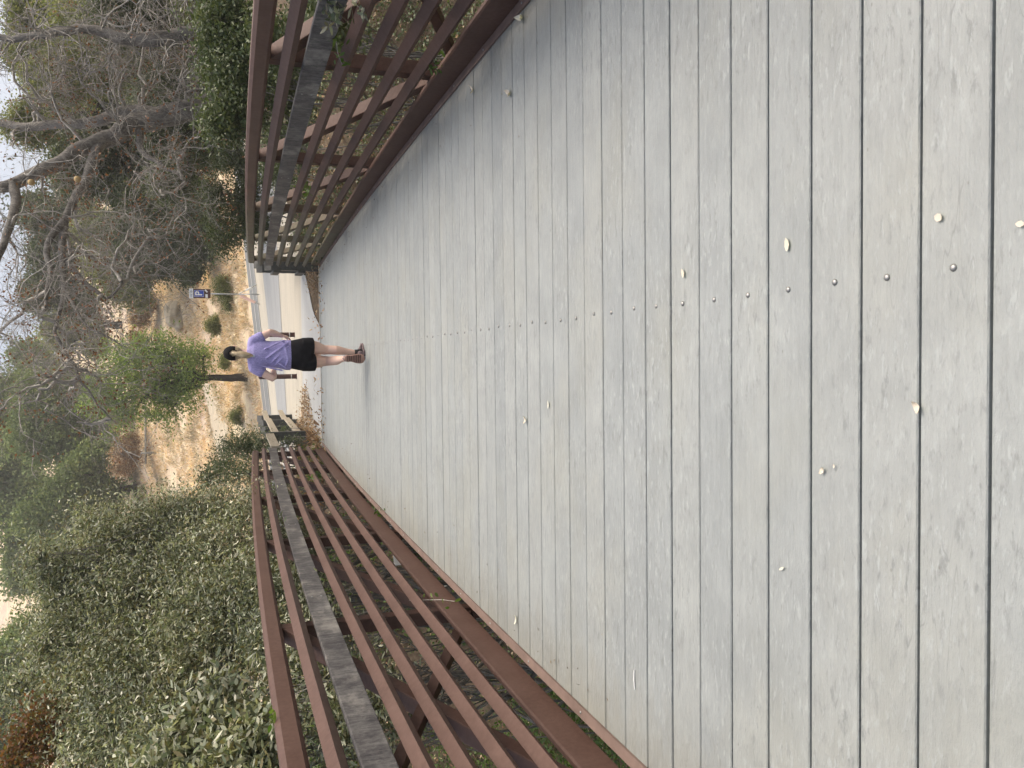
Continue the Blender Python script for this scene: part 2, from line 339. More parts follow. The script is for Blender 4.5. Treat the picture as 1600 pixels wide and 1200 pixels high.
for sx in (-1, 1):
    rail = bpy.data.objects.new('side_railing', None); COL.objects.link(rail); rail.parent = bridge
    XI = 1.70 if sx < 0 else 1.655
    def sw(name, x0, x1, z0, z1, mat, b=.006):
        p = [(x0, z0+b), (x0, z1-b), (x0+b, z1), (x1-b, z1), (x1, z1-b), (x1, z0+b), (x1-b, z0), (x0+b, z0)]
        p = [(sx*x, z) for x, z in p]
        if sx > 0: p = p[::-1]
        m_ = MB(); m_.sweep(p[::-1], rail_path()); return m_.build(name, mat, rail)
    sw('top_chord', XI, XI+.10, 1.125, 1.232, M['steel'], .02)
    sw('bottom_chord', XI, XI+.036, 0, .15, M['steel'], .008)
    sw('handrail_board', XI-.035, XI-.002, .815, .945, M['board'], .004)
    for zc in (1.03, .716, .565, .415, .265):
        m_ = MB(); x = XI-.012; h = .0405; p = [(x-h, 0), (x, h), (x+h, 0), (x, -h)]
        p = [(sx*a, b) for a, b in p]
        if sx > 0: p = p[::-1]
        m_.sweep(p[::-1], [(0, q[1], q[2]+zc) for q in rail_path()]); m_.build('rail', M['steel'], rail)
    for i, y in enumerate(posts):
        z = zdeck(y); m_ = MB(); m_.box((sx*(XI+.082), y, z+.515), (.088, .09, 1.25), bev=.006); m_.build('post', M['steel'], rail)
        if i:
            yp = posts[i-1]; m_ = MB()
            if y <= 4.9: m_.bar((sx*(XI+.082), y-.03, z+1.08), (sx*(XI+.082), yp+.03, zdeck(yp)+.06), .075, .085, Vector((sx, 0, 0)), .006)
            else: m_.bar((sx*(XI+.082), y-.03, z+1.08), (sx*(XI+.082), yp+.03, zdeck(yp)+.06), .075, .085, Vector((sx, 0, 0)), .006)
            m_.build('diagonal_brace', M['steel'], rail)
            if abs(y-4.9) < .1:
                m_ = MB(); m_.bar((sx*(XI+.088), y-.03, z-.05), (sx*(XI+.088), yp+.03, zdeck(yp)+1.08), .06, .06, Vector((sx, 0, 0)), .005); m_.build('counter_brace', M['steel'], rail)
    for y in (.3, 2.75, 5.2, 7.6, 10.0, 12.4):        # screws at the board joints
        for dz in (.85, .91):
            o = bpy.data.objects.new('board_screw', me); COL.objects.link(o); o.rotation_euler = (0, R(90), 0); o.scale = (.9, .9, .6); o.location = (sx*(XI-.036), y, zdeck(y)+dz); o.parent = rail

# concrete wing walls beside the far abutment
for sx, lab in ((1, 'pale concrete wing wall below the right rail at the far bridge end'), (-1, 'concrete wing wall hidden by shrubs left of the far bridge end')):
    t = MB(); t.box((sx*1.9, 13.3, -.45), (.25, 2.6, 1.1), bev=.02); 
    for j in range(2): t.box((sx*(2.6+j*.1), 12.6-j*1.4, -.75-j*.5), (1.5, 1.2, .18), Matrix.Rotation(R(-25), 3, 'X') @ Matrix.Rotation(R(6*sx), 3, 'Y'), .02)
    o = t.build('wing_wall', M['concrete']); tag(o, lab, 'wall')

# ------------------------------------------------------------------ timber fence beyond the bridge
def fence(x, ys, label, nrails, stub, top=1.0):
    f = thing('timber_fence', label, 'fence', (0, 0, 0))
    for i, y in enumerate(ys):
        xx = x[i] if hasattr(x, '__len__') else x
        z = float(ground(xx, y)); m_ = MB(); hw = .085; d = .07; h = top
        vs = [(-hw, -d, -.3), (hw, -d, -.3), (hw, d, -.3), (-hw, d, -.3), (-hw, -d, h-.07), (hw, -d, h-.07), (hw, d, h+.05), (-hw, d, h+.05)]
        m_.add([(xx+a, y+b, z+c) for a, b, c in vs], [(0, 3, 2, 1), (0, 1, 5, 4), (1, 2, 6, 5), (2, 3, 7, 6), (3, 0, 4, 7), (4, 5, 6, 7)]); m_.build('post', M['darkwood'], f)
    return f
def gz(x, y): return float(ground(x, y))
def hit(px, py, y0=14.6, y1=400):        # where a pixel's ray meets the terrain
    r = ray(px, py); y = y0
    while y < y1:
        p = CAM + r*(y/r.y)
        if p.z <= gz(p.x, p.y): return p
        y += .05 + y*.002
    return CAM + r*(y1/r.y)

fx = {15.65: -1.56, 17.85: -1.625, 19.75: -1.62, 22.1: -1.657}
ysf = list(fx); fl = fence([fx[y] for y in ysf], ysf, 'dark timber fence with pale rails and overgrown posts on the left beyond the bridge', 2, 0, .88)
def railseg(f, x0, y0, x1, y1, h, hh=.13, mat=None):
    m_ = MB(); a = Vector((x0, y0, gz(x0, y0)+h)); b = Vector((x1, y1, gz(x1, y1)+h)); m_.bar(a, b, .045, hh, bev=.004); m_.build('rail', mat or M['palewood'], f)
ya, yb, yc, ye = ysf
for h in (.70, .27):
    railseg(fl, fx[ya]+.02, ya+.1, fx[yc]+.12, yc-.09, h); railseg(fl, fx[yc]+.02, yc+.09, fx[ye]+.14, ye+1.0, h)
railseg(fl, -1.68, 14.75, fx[ya]+.05, ya-.1, .84, .15)
fr = fence([1.66, 1.86, 2.2], [14.9, 17.1, 19.3], 'dark timber fence post with slanted top at the right end of the bridge', 2, 0, .9)
for h in (.74, .30): railseg(fr, 1.555, 14.80, 1.545, 15.25, h, .13, M['darkwood']); railseg(fr, 1.80, 15.3, 2.15, 19.3, h, .13)

def bollard(px, py, label):
    p = hit(px, py); t = thing('bollard', label, 'bollard', p, 'bollards closing the path beyond the bridge')
    m_ = MB(); r = .058; m_.tube([(0, 0, -.1), (0, 0, .86), (0, 0, .89), (0, 0, .905)], [r, r, r*.85, r*.4], 16); m_.build('bollard_post', M['bollard'], t, True)
    m_ = MB(); m_.tube([(0, 0, .13), (0, 0, .15)], [r+.004]*2, 16); m_.build('band', M['galv'], t, True)
    m_ = MB(); m_.tube([(0, 0, -.02), (0, 0, .02)], [r+.03, r+.012], 16); m_.build('base_collar', M['bollard'], t, True)
    return t
bollard(464.5, 588, 'dark red bollard left of the walking person, seen below the bent left elbow')
bollard(461.5, 523, 'dark red bollard right of the walking person, seen just below the hanging right hand')

# ------------------------------------------------------------------ parking sign on a folding stand
M['brown'] = simple('brown_sign', (.075, .03, .025), .1); M['blue'] = simple('blue_sign', (.025, .07, .42), .1); M['white'] = simple('white_sign', (.78, .8, .8), .03)
M['smudge'] = simple('dark_grey_lettering', (.38, .43, .5), .1); M['pink'] = simple('faded_pink_board', (.72, .5, .44), .12, 8)
SB = hit(404.5, 460, 20); print('sign at', SB); FS = SB.y/28
sg = thing('parking_sign', 'brown sign with blue P panel and white header on a pole with splayed folding legs', 'sign', SB)
top = (at(295, 459, SB.y).z - SB.z)/FS; sg.scale = (FS, FS, FS)
def plate(name, mat, w_, h_, cx_, zc, t_=.01, y_=0, bev=.004):
    m_ = MB(); m_.box((cx_, y_, zc), (w_, t_, h_), bev=bev); return m_.build(name, mat, sg)
W_ = .31; SX = .0
plate('sign_board', M['brown'], W_, .56, SX, top-.40, .014)
hd = plate('header_plate', M['white'], W_+.02, .13, SX, top-.075, .012, -.012)
def letters(name, txt, size, cx_, zc, y_, mat, parent, bold=0.0):
    c = bpy.data.curves.new(name, 'FONT'); c.body = txt; c.size = size; c.align_x = 'CENTER'; c.align_y = 'CENTER'; c.extrude = .0015; c.offset = bold
    o = bpy.data.objects.new(name, c); COL.objects.link(o); o.rotation_euler = (R(90), 0, 0); bpy.context.view_layer.update()
    me_ = bpy.data.meshes.new_from_object(o.evaluated_get(bpy.context.evaluated_depsgraph_get())); bpy.data.objects.remove(o)
    o = bpy.data.objects.new(name, me_); COL.objects.link(o); me_.materials.clear(); me_.materials.append(mat); o.rotation_euler = (R(90), 0, 0); o.location = (cx_, y_, zc); o.parent = parent; return o
m_ = MB()                                                          # header writing is too small to read in the photo: worn dark strokes
for i, cx_ in enumerate((-.075, .07)):
    for j in range(4): m_.box((cx_+(j-1.5)*.026, -.0205, top-.075+random.uniform(-.003, .003)), (.017, .002, .05+.012*(j % 2)))
m_.build('header_lettering', M['smudge'], sg)
b1 = plate('blue_panel', M['blue'], .235, .31, SX, top-.32, .01, -.013, .004)
m_ = MB()
for (cx_, cz_, ww, hh) in ((0, top-.17, .215, .008), (0, top-.47, .215, .008), (-.107, top-.32, .008, .30), (.107, top-.32, .008, .30)): m_.box((cx_, -.0195, cz_), (ww, .002, hh))
m_.build('panel_border', M['white'], sg)
letters('letter_p', 'P', .30, 0, top-.32, -.0215, M['white'], sg, .008)
m_ = MB(); m_.box((-.08, -.010, top-.555), (.12, .004, .075)); m_.build('white_plate', M['white'], sg)
m_ = MB(); m_.bar((.045, -.010, top-.585), (.13, -.010, top-.51), .004, .05, Vector((-.7, 0, .7))); m_.build('white_arrow', M['white'], sg)
m_ = MB(); m_.tube([(0, .02, .02), (0, .02, top-.1)], .024, 10); m_.build('pole', M['galv'], sg, True)
zh = (at(372, 459, SB.y).z-SB.z)/FS
def leg(px, py, dy, name='leg', mat='galv', r=.014):
    q = at(px, py, SB.y+dy) - SB; q.z = gz(SB.x+q.x, SB.y+dy)-SB.z; q = Vector((q.x/FS, dy/FS, q.z/FS)); m_ = MB(); m_.tube([(0, .02, zh), q], r, 6); m_.build(name, M[mat], sg, True); return q
q1 = leg(411, 476, -.25); q2 = leg(405, 445, .35); q3 = leg(404, 460, -.6)
m_ = MB(); a = Vector((0, .02, zh)).lerp(q1, .06); b_ = Vector((0, .02, zh)).lerp(q1, .72); m_.bar(a+Vector((-.03, -.03, -.03)), b_+Vector((-.03, -.03, -.03)), .03, .10, bev=.004); m_.build('pink_board', M['pink'], sg)
m_ = MB(); a = Vector((0, .02, zh)).lerp(q2, .4); b_ = Vector((0, .02, zh)).lerp(q2, .68); m_.bar(a, b_, .05, .05, bev=.004); m_.build('white_board', M['white'], sg)

M['pipe'] = simple('dull_grey_pipe', (.27, .26, .22), .2, 6)
# pipe fence up on the hillside (grey rail on two short posts)
y_ = 70
pa, pb = hit(240, 628, 44), hit(240, 716, 44); pf = thing('pipe_fence', 'short grey pipe rail on two posts across the golden hillside', 'fence', (0, 0, 0))
A = hit(244, 650, 44); B = hit(244, 707, 44); m_ = MB(); A2 = A+Vector((0, 0, .75)); B2 = B+Vector((0, 0, .75)); d = (B2-A2)
m_.tube([A2-d*.35, B2+d*.3], .08, 8); m_.build('rail', M['pipe'], pf, True)
for q in (A, B):
    m_ = MB(); m_.tube([q-Vector((0, 0, .3)), q+Vector((0, 0, 1.1))], .09, 8); m_.build('post', M['pipe'], pf, True)

# ------------------------------------------------------------------ vegetation
def leaves(C, n_per, spread, L, Wd, droop=0., rng=RNG, long=False, up=.25):
    """leaf faces scattered round cluster centres C (k,3): returns V,F"""
    k = len(C); N = k*n_per; c = np.repeat(C, n_per, 0) + rng.normal(0, 1, (N, 3))*spread
    d = rng.normal(0, 1, (N, 3)); d[:, 2] = d[:, 2]*.7-droop; d /= np.linalg.norm(d, axis=1)[:, None]
    nrm = rng.normal(0, 1, (N, 3)); nrm[:, 2] += up*2; s = np.cross(d, nrm); s /= np.linalg.norm(s, axis=1)[:, None]+1e-9; nn = np.cross(s, d)
    l = (L*rng.uniform(.6, 1.25, N))[:, None]; w_ = (Wd*rng.uniform(.7, 1.2, N))[:, None]
    if long:
        V = np.stack([c, c+d*l*.35+s*w_*.5-nn*w_*.12, c+d*l*.7+s*w_*.42-nn*w_*.2, c+d*l-nn*l*.12, c+d*l*.7-s*w_*.42-nn*w_*.2, c+d*l*.35-s*w_*.5-nn*w_*.12], 1).reshape(-1, 3)
        return V, np.arange(N*6).reshape(-1, 6)
    V = np.stack([c, c+d*l*.5+s*w_*.5+nn*w_*.18, c+d*l, c+d*l*.5-s*w_*.5+nn*w_*.18], 1).reshape(-1, 3)
    return V, np.arange(N*4).reshape(-1, 4)
def blob_pts(blobs, per, rng=RNG, shell=.55):
    """cluster centres in a union of bumpy ellipsoids, denser towards the outside"""
    out = []
    for (x, y, z, rx, ry, rz) in blobs:
        n = max(3, int(per*(rx*ry*rz)**(2/3))); d = rng.normal(0, 1, (n, 3)); d /= np.linalg.norm(d, axis=1)[:, None]
        r = rng.uniform(shell**3, 1, n)**(1/3)*(1+.22*np.sin(d[:, 0]*5+x)*np.cos(d[:, 2]*4+z)+.12*rng.normal(0, 1, n))
        out.append(np.array([x, y, z])+d*r[:, None]*np.array([rx, ry, rz])*(1+.35*rng.standard_exponential((n, 1))*(rng.random((n, 1)) < .3)))
    return np.concatenate(out)
def clear(P, off=(0, 0, 0)):
    W = P+np.asarray(off)[None]; return P[~((np.abs(W[:, 0]) < 1.93) & (W[:, 1] < 14.75) & (W[:, 1] > -8) & (W[:, 2] > -.5))]
def clear_paths(ps, off):
    off = np.asarray(off); return [q for q in ps if not np.any((np.abs(q[0][:, 0]+off[0]) < 1.93) & (q[0][:, 1]+off[1] < 14.75))]
def subblobs(c, r, n, fr=(.3, .5), rng=RNG, flat=.8):
    """break one big ellipsoid into n lumpy smaller ones around its surface"""
    out = [(c[0], c[1], c[2], r[0]*.6, r[1]*.6, r[2]*.6)]
    for i in range(n):
        d = rng.normal(0, 1, 3); d /= np.linalg.norm(d); f = rng.uniform(*fr); q = rng.uniform(.5, .85)
        out.append((c[0]+d[0]*r[0]*q, c[1]+d[1]*r[1]*q, c[2]+d[2]*r[2]*q, r[0]*f, r[1]*f, r[2]*f*flat))
    return out
def tubes_np(paths, n=5):
    """paths: list of (pts (m,3), radii (m)) -> V,F"""
    Vs, Fs, off = [], [], 0; ang = np.arange(n)*2*math.pi/n; ca, sa = np.cos(ang), np.sin(ang)
    for P, rr in paths:
        m = len(P); T = np.empty_like(P); T[1:-1] = P[2:]-P[:-2]; T[0] = P[1]-P[0]; T[-1] = P[-1]-P[-2]
        T /= np.linalg.norm(T, axis=1)[:, None]+1e-9; ref = np.array([.31, .17, .93]) if abs(T[0, 2]) < .8 else np.array([.9, .3, .1])
        X = np.cross(T, ref); X /= np.linalg.norm(X, axis=1)[:, None]+1e-9; Y = np.cross(T, X)
        ring = P[:, None]+(X[:, None]*ca[None, :, None]+Y[:, None]*sa[None, :, None])*np.asarray(rr)[:, None, None]
        Vs.append(ring.reshape(-1, 3)); i = np.arange(m-1)[:, None]*n+np.arange(n)[None]; j = np.arange(m-1)[:, None]*n+(np.arange(n)[None]+1) % n
        Fs.append(np.stack([i, j, j+n, i+n], -1).reshape(-1, 4)+off); off += m*n
    return np.concatenate(Vs), np.concatenate(Fs)
def wig(a, b, m, amp, rng=RNG):
    t = np.linspace(0, 1, m)[:, None]; P = a+(b-a)*t; s = rng.normal(0, 1, (m, 3)); s = np.cumsum(s, 0)
    s = s-s[0]-(s[-1]-s[0])*t; return P+s*amp
def trunk_into(blobs, base, r0, rng=RNG, amp=.012, fork=.45, n=8):
    """trunk up to a fork and a limb into each blob"""
    base = np.array(base, float); cen = np.mean([b[:3] for b in blobs], 0); f = base+(cen-base)*fork
    paths = [(wig(base, f, 8, np.linalg.norm(f-base)*amp, rng), np.linspace(r0*1.25, r0*.75, 8))]
    for b in blobs:
        e = np.array(b[:3])+rng.normal(0, .15, 3)*np.array(b[3:]); P = wig(f, e, 9, np.linalg.norm(e-f)*.05, rng); paths.append((P, np.linspace(r0*.55, r0*.1, 9)))
        for _ in range(4):
            s = P[rng.integers(4, 8)]; q = s+rng.normal(0, .6, 3)*np.array(b[3:]); paths.append((wig(s, q, 6, np.linalg.norm(q-s)*.07, rng), np.linspace(r0*.18, r0*.03, 6)))
    return tubes_np(paths, n)
def tree(name, label, cat, blobs, base, r0, leafm, barkm, per, n_per, spread, L, Wd, group=None, shell=.5, droop=0, long=False, fork=.45, extra=None):
    t = thing(name, label, cat, base, group)
    off = np.array(base)
    bl = [(b[0]-off[0], b[1]-off[1], b[2]-off[2], *b[3:]) for b in blobs]
    V, F = trunk_into(bl, (0, 0, -.3), r0, fork=fork); npobj('trunk', V, F, barkm, t, True)
    V, F = leaves(blob_pts(bl, per, shell=shell), n_per, spread, L, Wd, droop, long=long); npobj('crown', V, F, leafm, t)
    return t
M['bark'] = bark_mat('grey_furrowed_bark', (.07, .065, .058), (.27, .255, .23)); M['barkd'] = bark_mat('dark_bark', (.03, .025, .02), (.09, .075, .06))
M['twig'] = bark_mat('lichen_grey_twigs', (.19, .178, .158), (.46, .44, .395), 5)
M['l_tree'] = leaf_mat('fresh_green_leaves', [(0.118, 0.199, 0.052), (0.209, 0.312, 0.082), (0.350, 0.445, 0.121), (0.164, 0.246, 0.082)])
M['l_oak'] = leaf_mat('dark_oak_leaves', [(0.066, 0.096, 0.047), (0.111, 0.148, 0.070), (0.168, 0.191, 0.105), (0.089, 0.128, 0.070)], .2)
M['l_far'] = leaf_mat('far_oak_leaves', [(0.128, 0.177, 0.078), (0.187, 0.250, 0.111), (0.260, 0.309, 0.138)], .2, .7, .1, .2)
M['l_willow'] = leaf_mat('grey_green_long_leaves', [(0.168, 0.210, 0.142), (0.265, 0.307, 0.227), (0.468, 0.476, 0.383), (0.201, 0.254, 0.142), (0.734, 0.729, 0.629), (0.066, 0.077, 0.041), (0.224, 0.191, 0.097), (0.131, 0.153, 0.097), (0.059, 0.070, 0.041)], .25, .4, .5)
M['l_green'] = leaf_mat('bright_green_leaves', [(0.050, 0.099, 0.022), (0.088, 0.165, 0.039), (0.143, 0.209, 0.055), (0.055, 0.088, 0.028)], .4)
M['l_olive'] = leaf_mat('olive_leaves', [(0.145, 0.186, 0.076), (0.229, 0.263, 0.114), (0.333, 0.329, 0.151), (0.166, 0.198, 0.088)], .35)
M['l_red'] = leaf_mat('reddish_brown_leaves', [(.22, .085, .04), (.28, .13, .06), (.13, .07, .03), (.12, .13, .05), (.3, .19, .09)], .4)
M['l_dead'] = leaf_mat('dead_oak_leaves', [(.2, .075, .035), (.27, .13, .07), (.14, .07, .04)], .3)
M['l_blue'] = leaf_mat('grey_blue_green_needles', [(0.090, 0.120, 0.072), (0.120, 0.156, 0.096), (0.156, 0.186, 0.120)], .25, .6, .1)
M['l_grass'] = leaf_mat('dry_grass', [(0.632, 0.451, 0.333), (0.813, 0.617, 0.498), (0.825, 0.752, 0.689), (0.512, 0.361, 0.284)], .3, .8, .1, .5)
M['l_litter'] = leaf_mat('fallen_leaf_litter', [(0.360, 0.228, 0.144), (0.264, 0.156, 0.096), (0.480, 0.348, 0.228), (0.600, 0.504, 0.396)], .1, .8, .1)
def PB(px, py, Y, rpx, ry=None, rpz=None):   # crown lump seen at a pixel with an on-picture radius, at a real distance
    p = at(px, py, Y); s = (p-CAM).length/FPX*(1/ (1+((px-800)/FPX)**2)**.5)*1.0; s = Y/FPX*1.05
    rz = (rpz or rpx)*s; rx = rpx*s; return (p.x, p.y, p.z, rx, ry if ry else rx, rz)

# central roadside tree
b = [PB(x+4, 590+(y-590)*.88, 45, r*.9) for x, y, r in ((290, 560, 30), (265, 590, 38), (225, 570, 40), (230, 620, 40), (185, 600, 38), (165, 635, 30), (205, 545, 25), (280, 625, 28), (250, 540, 28), (300, 590, 24), (175, 560, 22), (255, 650, 22), (310, 550, 16), (150, 610, 20), (185, 655, 22))]
bp = at(372, 590, 45); bp.z = gz(bp.x, 45)
tree('roadside_tree', 'bright green tree with a leaning dark trunk beyond the road behind the walking person', 'tree', b, bp, .2, M['l_tree'], M['barkd'], 62, 22, .26, .17, .085, shell=.35, fork=.5)

# hazy oaks up the left hillside
def far_tree(blobs_px, Y, label, name='hillside_oak', per=26, mat='l_far', grp='oaks on the far hillside', L=.42):
    b = []
    for x, y, r in blobs_px:
        c = PB(x, y, Y, r); b += subblobs(c[:3], c[3:], 5)
    cx_ = sum(q[0] for q in b)/len(b); base = Vector((cx_, Y+1, gz(cx_, Y+1)))
    n = len(b); s = Y/80
    tree(name, label, 'tree', b, base, .35*s, M[mat], M['barkd'], per/s/s*4.5, 16, .42*s, L*.8*s, .20*s, grp, shell=.6, fork=.5)
far_tree([(100, 640, 50), (60, 680, 50), (130, 690, 40), (140, 620, 30)], 78, 'broad hazy oak on the left hillside, directly above the bright green roadside tree')
far_tree([(130, 760, 48), (90, 800, 45), (150, 800, 30), (150, 715, 30)], 74, 'dark hazy oak lowest in the hillside group, just above the tip of the leafy bush')
far_tree([(40, 800, 45), (20, 740, 40), (70, 870, 42), (30, 880, 30)], 88, 'tall hazy oak at the upper left of the hillside group')
far_tree([(15, 620, 35), (20, 680, 30), (-20, 650, 40)], 95, 'hazy oak highest on the hillside, cut by the top edge of the upright view')
far_tree([(120, 880, 32), (150, 900, 28), (95, 915, 26)], 70, 'small dark oak hidden partly by the leafy bush')
far_tree([(60, 1020, 50), (30, 1080, 45), (80, 1090, 40), (25, 1150, 40)], 58, 'rounded dark oak at the far left beyond the leafy bush')
# trees behind the bare oak on the right
far_tree([(240, 330, 40), (290, 350, 38), (200, 360, 36), (265, 395, 34), (300, 310, 30), (215, 410, 26), (290, 415, 22)], 48, 'soft grey green conifer beyond the road, right of the parking sign', 'conifer', 40, 'l_blue', 'trees behind the bare oak', .35)
far_tree([(170, 400, 30), (190, 440, 26), (150, 370, 26), (210, 460, 18)], 56, 'olive green hillside tree behind the tips of the bare branches', 'hillside_tree', 34, 'l_olive', 'trees behind the bare oak', .35)
far_tree([(150, 40, 70), (230, 60, 60), (300, 30, 55), (100, 110, 40), (280, 110, 40), (330, 80, 40)], 24, 'dull olive tree filling the right edge behind the grey trunks', 'background_tree', 60, 'l_olive', 'trees behind the bare oak', .33)
far_tree([(170, 210, 55), (250, 240, 45), (120, 270, 45), (210, 300, 40), (300, 220, 40), (140, 170, 35), (90, 200, 22)], 30, 'dull green tree directly behind the forked trunk of the bare oak', 'background_tree', 44, 'l_oak', 'trees behind the bare oak', .33)
far_tree([(130, 500, 24), (150, 540, 20), (110, 470, 24), (90, 520, 20)], 90, 'brownish green hillside tree behind the hanging bare twigs', 'hillside_tree', 26, 'l_olive', 'trees behind the bare oak', .4)

far_tree([(60, 30, 30), (40, 90, 26), (80, 140, 30), (50, 200, 26), (100, 60, 40), (180, 110, 40)], 27, 'olive treetop reaching into the sky patches at the upper right', 'background_tree', 40, 'l_olive', 'trees behind the bare oak', .26)
far_tree([(250, 170, 45), (310, 150, 36), (330, 230, 34), (200, 20, 50), (270, 280, 34)], 20, 'green underwood between the two grey trunks', 'background_tree', 40, 'l_oak', 'trees behind the bare oak', .2)
far_tree([(60, 330, 30), (90, 400, 30), (60, 450, 24), (120, 330, 30), (110, 470, 26)], 60, 'grey green trees along the ridge behind the crown of the bare oak', 'hillside_tree', 36, 'l_blue', 'trees behind the bare oak', .4)
far_tree([(50, 560, 26), (80, 600, 28), (40, 610, 24)], 105, 'hazy ridge oak just right of the left hillside oaks', 'hillside_oak', 26, 'l_far', 'oaks on the far hillside', .42)

# bushes at the road edge and by the right rail
def bush(name, label, spots, Y, mat, L, Wd, per, n_per, spread, cat='bush', grp=None, long=False, droop=0, shell=.35, dy=None, r0=.05, sub=4, shoots=0):
    b = []; big = []
    for q in spots:
        x, y, r = q[:3]; yy_ = q[3] if len(q) > 3 else Y; c = PB(x, y, yy_, r); big.append(c); b += subblobs(c[:3], (c[3], c[3]*.8, c[5]), sub+2, (.4, .75))
    cx_ = float(np.mean([q[0] for q in big])); cy = float(np.mean([q[1] for q in big])); base = Vector((cx_, cy, gz(cx_, cy))); off = np.array(base)
    t = thing(name, label, cat, base, grp); paths = []
    for q in big:
        e = np.array(q[:3])-off; f_ = np.array([q[0]*.7+cx_*.3, q[1]*.7+cy*.3, 0])
        if f_[0] < 0 and f_[1] < 15 and name == 'leafy_bush': f_[0] = min(f_[0], -2.4)
        f_[2] = gz(f_[0], f_[1])-.05; f_ = f_-off; st = wig(f_, e, 9, np.linalg.norm(e-f_)*.05); paths.append((st, np.linspace(r0*.35, r0*.12, 9)))
        for _ in range(7):
            s_ = st[RNG.integers(3, 9)]; e2 = e+RNG.normal(0, .5, 3)*q[3]; paths.append((wig(s_, e2, 6, np.linalg.norm(e2-s_)*.07), np.linspace(r0*.12, r0*.04, 6)))
    paths = clear_paths(paths, off) or paths[:1]; V, F = tubes_np(paths, 5); npobj('stems', V, F, M['bark'], t, True)
    bl = [(q[0]-off[0], q[1]-off[1], q[2]-off[2], *q[3:]) for q in b]
    sp_ = []
    for q in big:
        for _ in range(shoots):
            d_ = RNG.normal(0, 1, 3); d_[2] = abs(d_[2])+.4; d_ /= np.linalg.norm(d_); L0 = q[3]*RNG.uniform(.9, 1.7); m_ = max(5, int(L0/(L*.5))); tt_ = np.linspace(.3, 1, m_)[:, None]; sp_.append(np.array(q[:3])-off+d_*tt_*L0+RNG.normal(0, .012, (m_, 3)))
    pts_ = clear(blob_pts(bl, per*DENS, shell=shell), off); V, F = leaves(pts_, n_per, spread, L, Wd, droop, long=long); npobj('foliage', V, F, M[mat], t)
    if sp_:
        V2, F2 = leaves(clear(np.concatenate(sp_), off), 3, .012, L*1.1, Wd*1.1, 0, long=long, up=.5); npobj('shoot_leaves', V2, F2, M[mat], t)
    return t
DENS = 5.5
bush('oak_shrub', 'dark green shrub leaning over the far end of the right rail', [(375, 330, 26), (350, 370, 22), (385, 280, 26), (360, 240, 24), (395, 350, 26), (345, 300, 20), (340, 345, 14)], 17, 'l_oak', .06, .032, 90, 26, .12, grp='shrubs behind the right rail')
bush('leafy_shrub', 'fine leaved grey green shrub behind the top bar of the right rail', [(370, 40, 40), (365, 110, 40), (380, 160, 36), (395, 80, 40), (350, 190, 25), (345, 60, 24), (440, 60, 40, 7), (460, 140, 34, 8.5), (440, 215, 26, 11), (430, 270, 20, 13), (520, 30, 40, 5.5)], 8.0, 'l_oak', .045, .018, 240, 30, .07, grp='shrubs behind the right rail', long=True)
for px, py, r, lab in ((352, 448, 14, 'small dark bush on the golden slope right of the parking sign'), (337, 508, 12, 'olive bush on the golden slope left of the parking sign'), (300, 425, 13, 'dusty bush on the slope above the parking sign'), (354, 562, 9, 'low dark bush beside the roadside tree trunk'), (372, 648, 10, 'low grey bush beside the tan bank on the left slope'), (358, 470, 9, 'brownish low bush behind the sign pole')):
    p = hit(px+r*.6, py, HY0+.1); bush('hill_bush', lab, [(px, py, r), (px-2, py+r*.8, r*.7), (px+3, py-r*.7, r*.6)], p.y, 'l_olive', .12, .05, 40, 22, .12, grp='low bushes on the golden slope')
bush('hill_bush', 'dull brown thicket in the fold of the hillside above the sign', [(228, 470, 13), (222, 500, 14), (215, 535, 11)], 64, 'l_litter', .2, .08, 26, 20, .2, grp='low bushes on the golden slope')
bush('hill_bush', 'grey brown thicket in the gully under the left oaks', [(198, 690, 14), (195, 720, 16), (190, 655, 12)], 68, 'l_litter', .2, .08, 22, 20, .25, grp='low bushes on the golden slope')

# the large leafy bush on the left
bush('leafy_bush', 'large grey green long leaved bush rising behind the left rail', [
    (350, 760, 44, 11), (300, 800, 46, 10.5), (240, 800, 34, 10.5), (280, 880, 60, 10), (180, 870, 48, 10), (350, 880, 60, 9), (130, 950, 38, 9.5), (220, 970, 70, 9), (330, 990, 70, 8), (110, 905, 24, 9.5),
    (190, 1060, 60, 8.5), (290, 1090, 60, 8), (120, 1040, 42, 9), (90, 1000, 24, 9), (380, 800, 30, 10), (150, 820, 20, 10.5), (370, 950, 50, 8), (245, 745, 16, 11), (80, 895, 12, 9.5), (300, 730, 20, 11),
    (335, 705, 26, 11.8), (70, 872, 10, 9.5), (40, 1075, 16, 9), (305, 745, 30, 11.2), (375, 735, 30, 11), (200, 1160, 60, 7.5), (150, 1110, 36, 8), (260, 1170, 50, 7), (120, 1090, 30, 8.5), (420, 790, 30, 12), (440, 870, 40, 9.5), (460, 950, 44, 7.5), (500, 1050, 50, 6), (430, 1010, 40, 7), (560, 1130, 50, 5)],
    9, 'l_willow', .054, .014, 130, 50, .16, long=True, droop=.1, shell=.15, r0=.09, shoots=34)
bush('leafy_bush', 'coarse leaved green bush close behind the near end of the left rail', [(300, 1190, 60, 5.2), (380, 1130, 45, 5.2), (390, 1200, 50, 4.8), (330, 1110, 36, 5.5), (410, 1160, 36, 5)], 5, 'l_willow', .07, .022, 260, 22, .08, long=True, shell=.2, shoots=10)
bush('red_leaved_bush', 'bush of reddish brown and green leaves in the far left corner above the large bush', [(60, 1150, 40, 8), (110, 1180, 40, 7.8), (90, 1130, 30, 8), (40, 1195, 30, 8)], 8, 'l_red', .045, .028, 120, 16, .10, shoots=8)
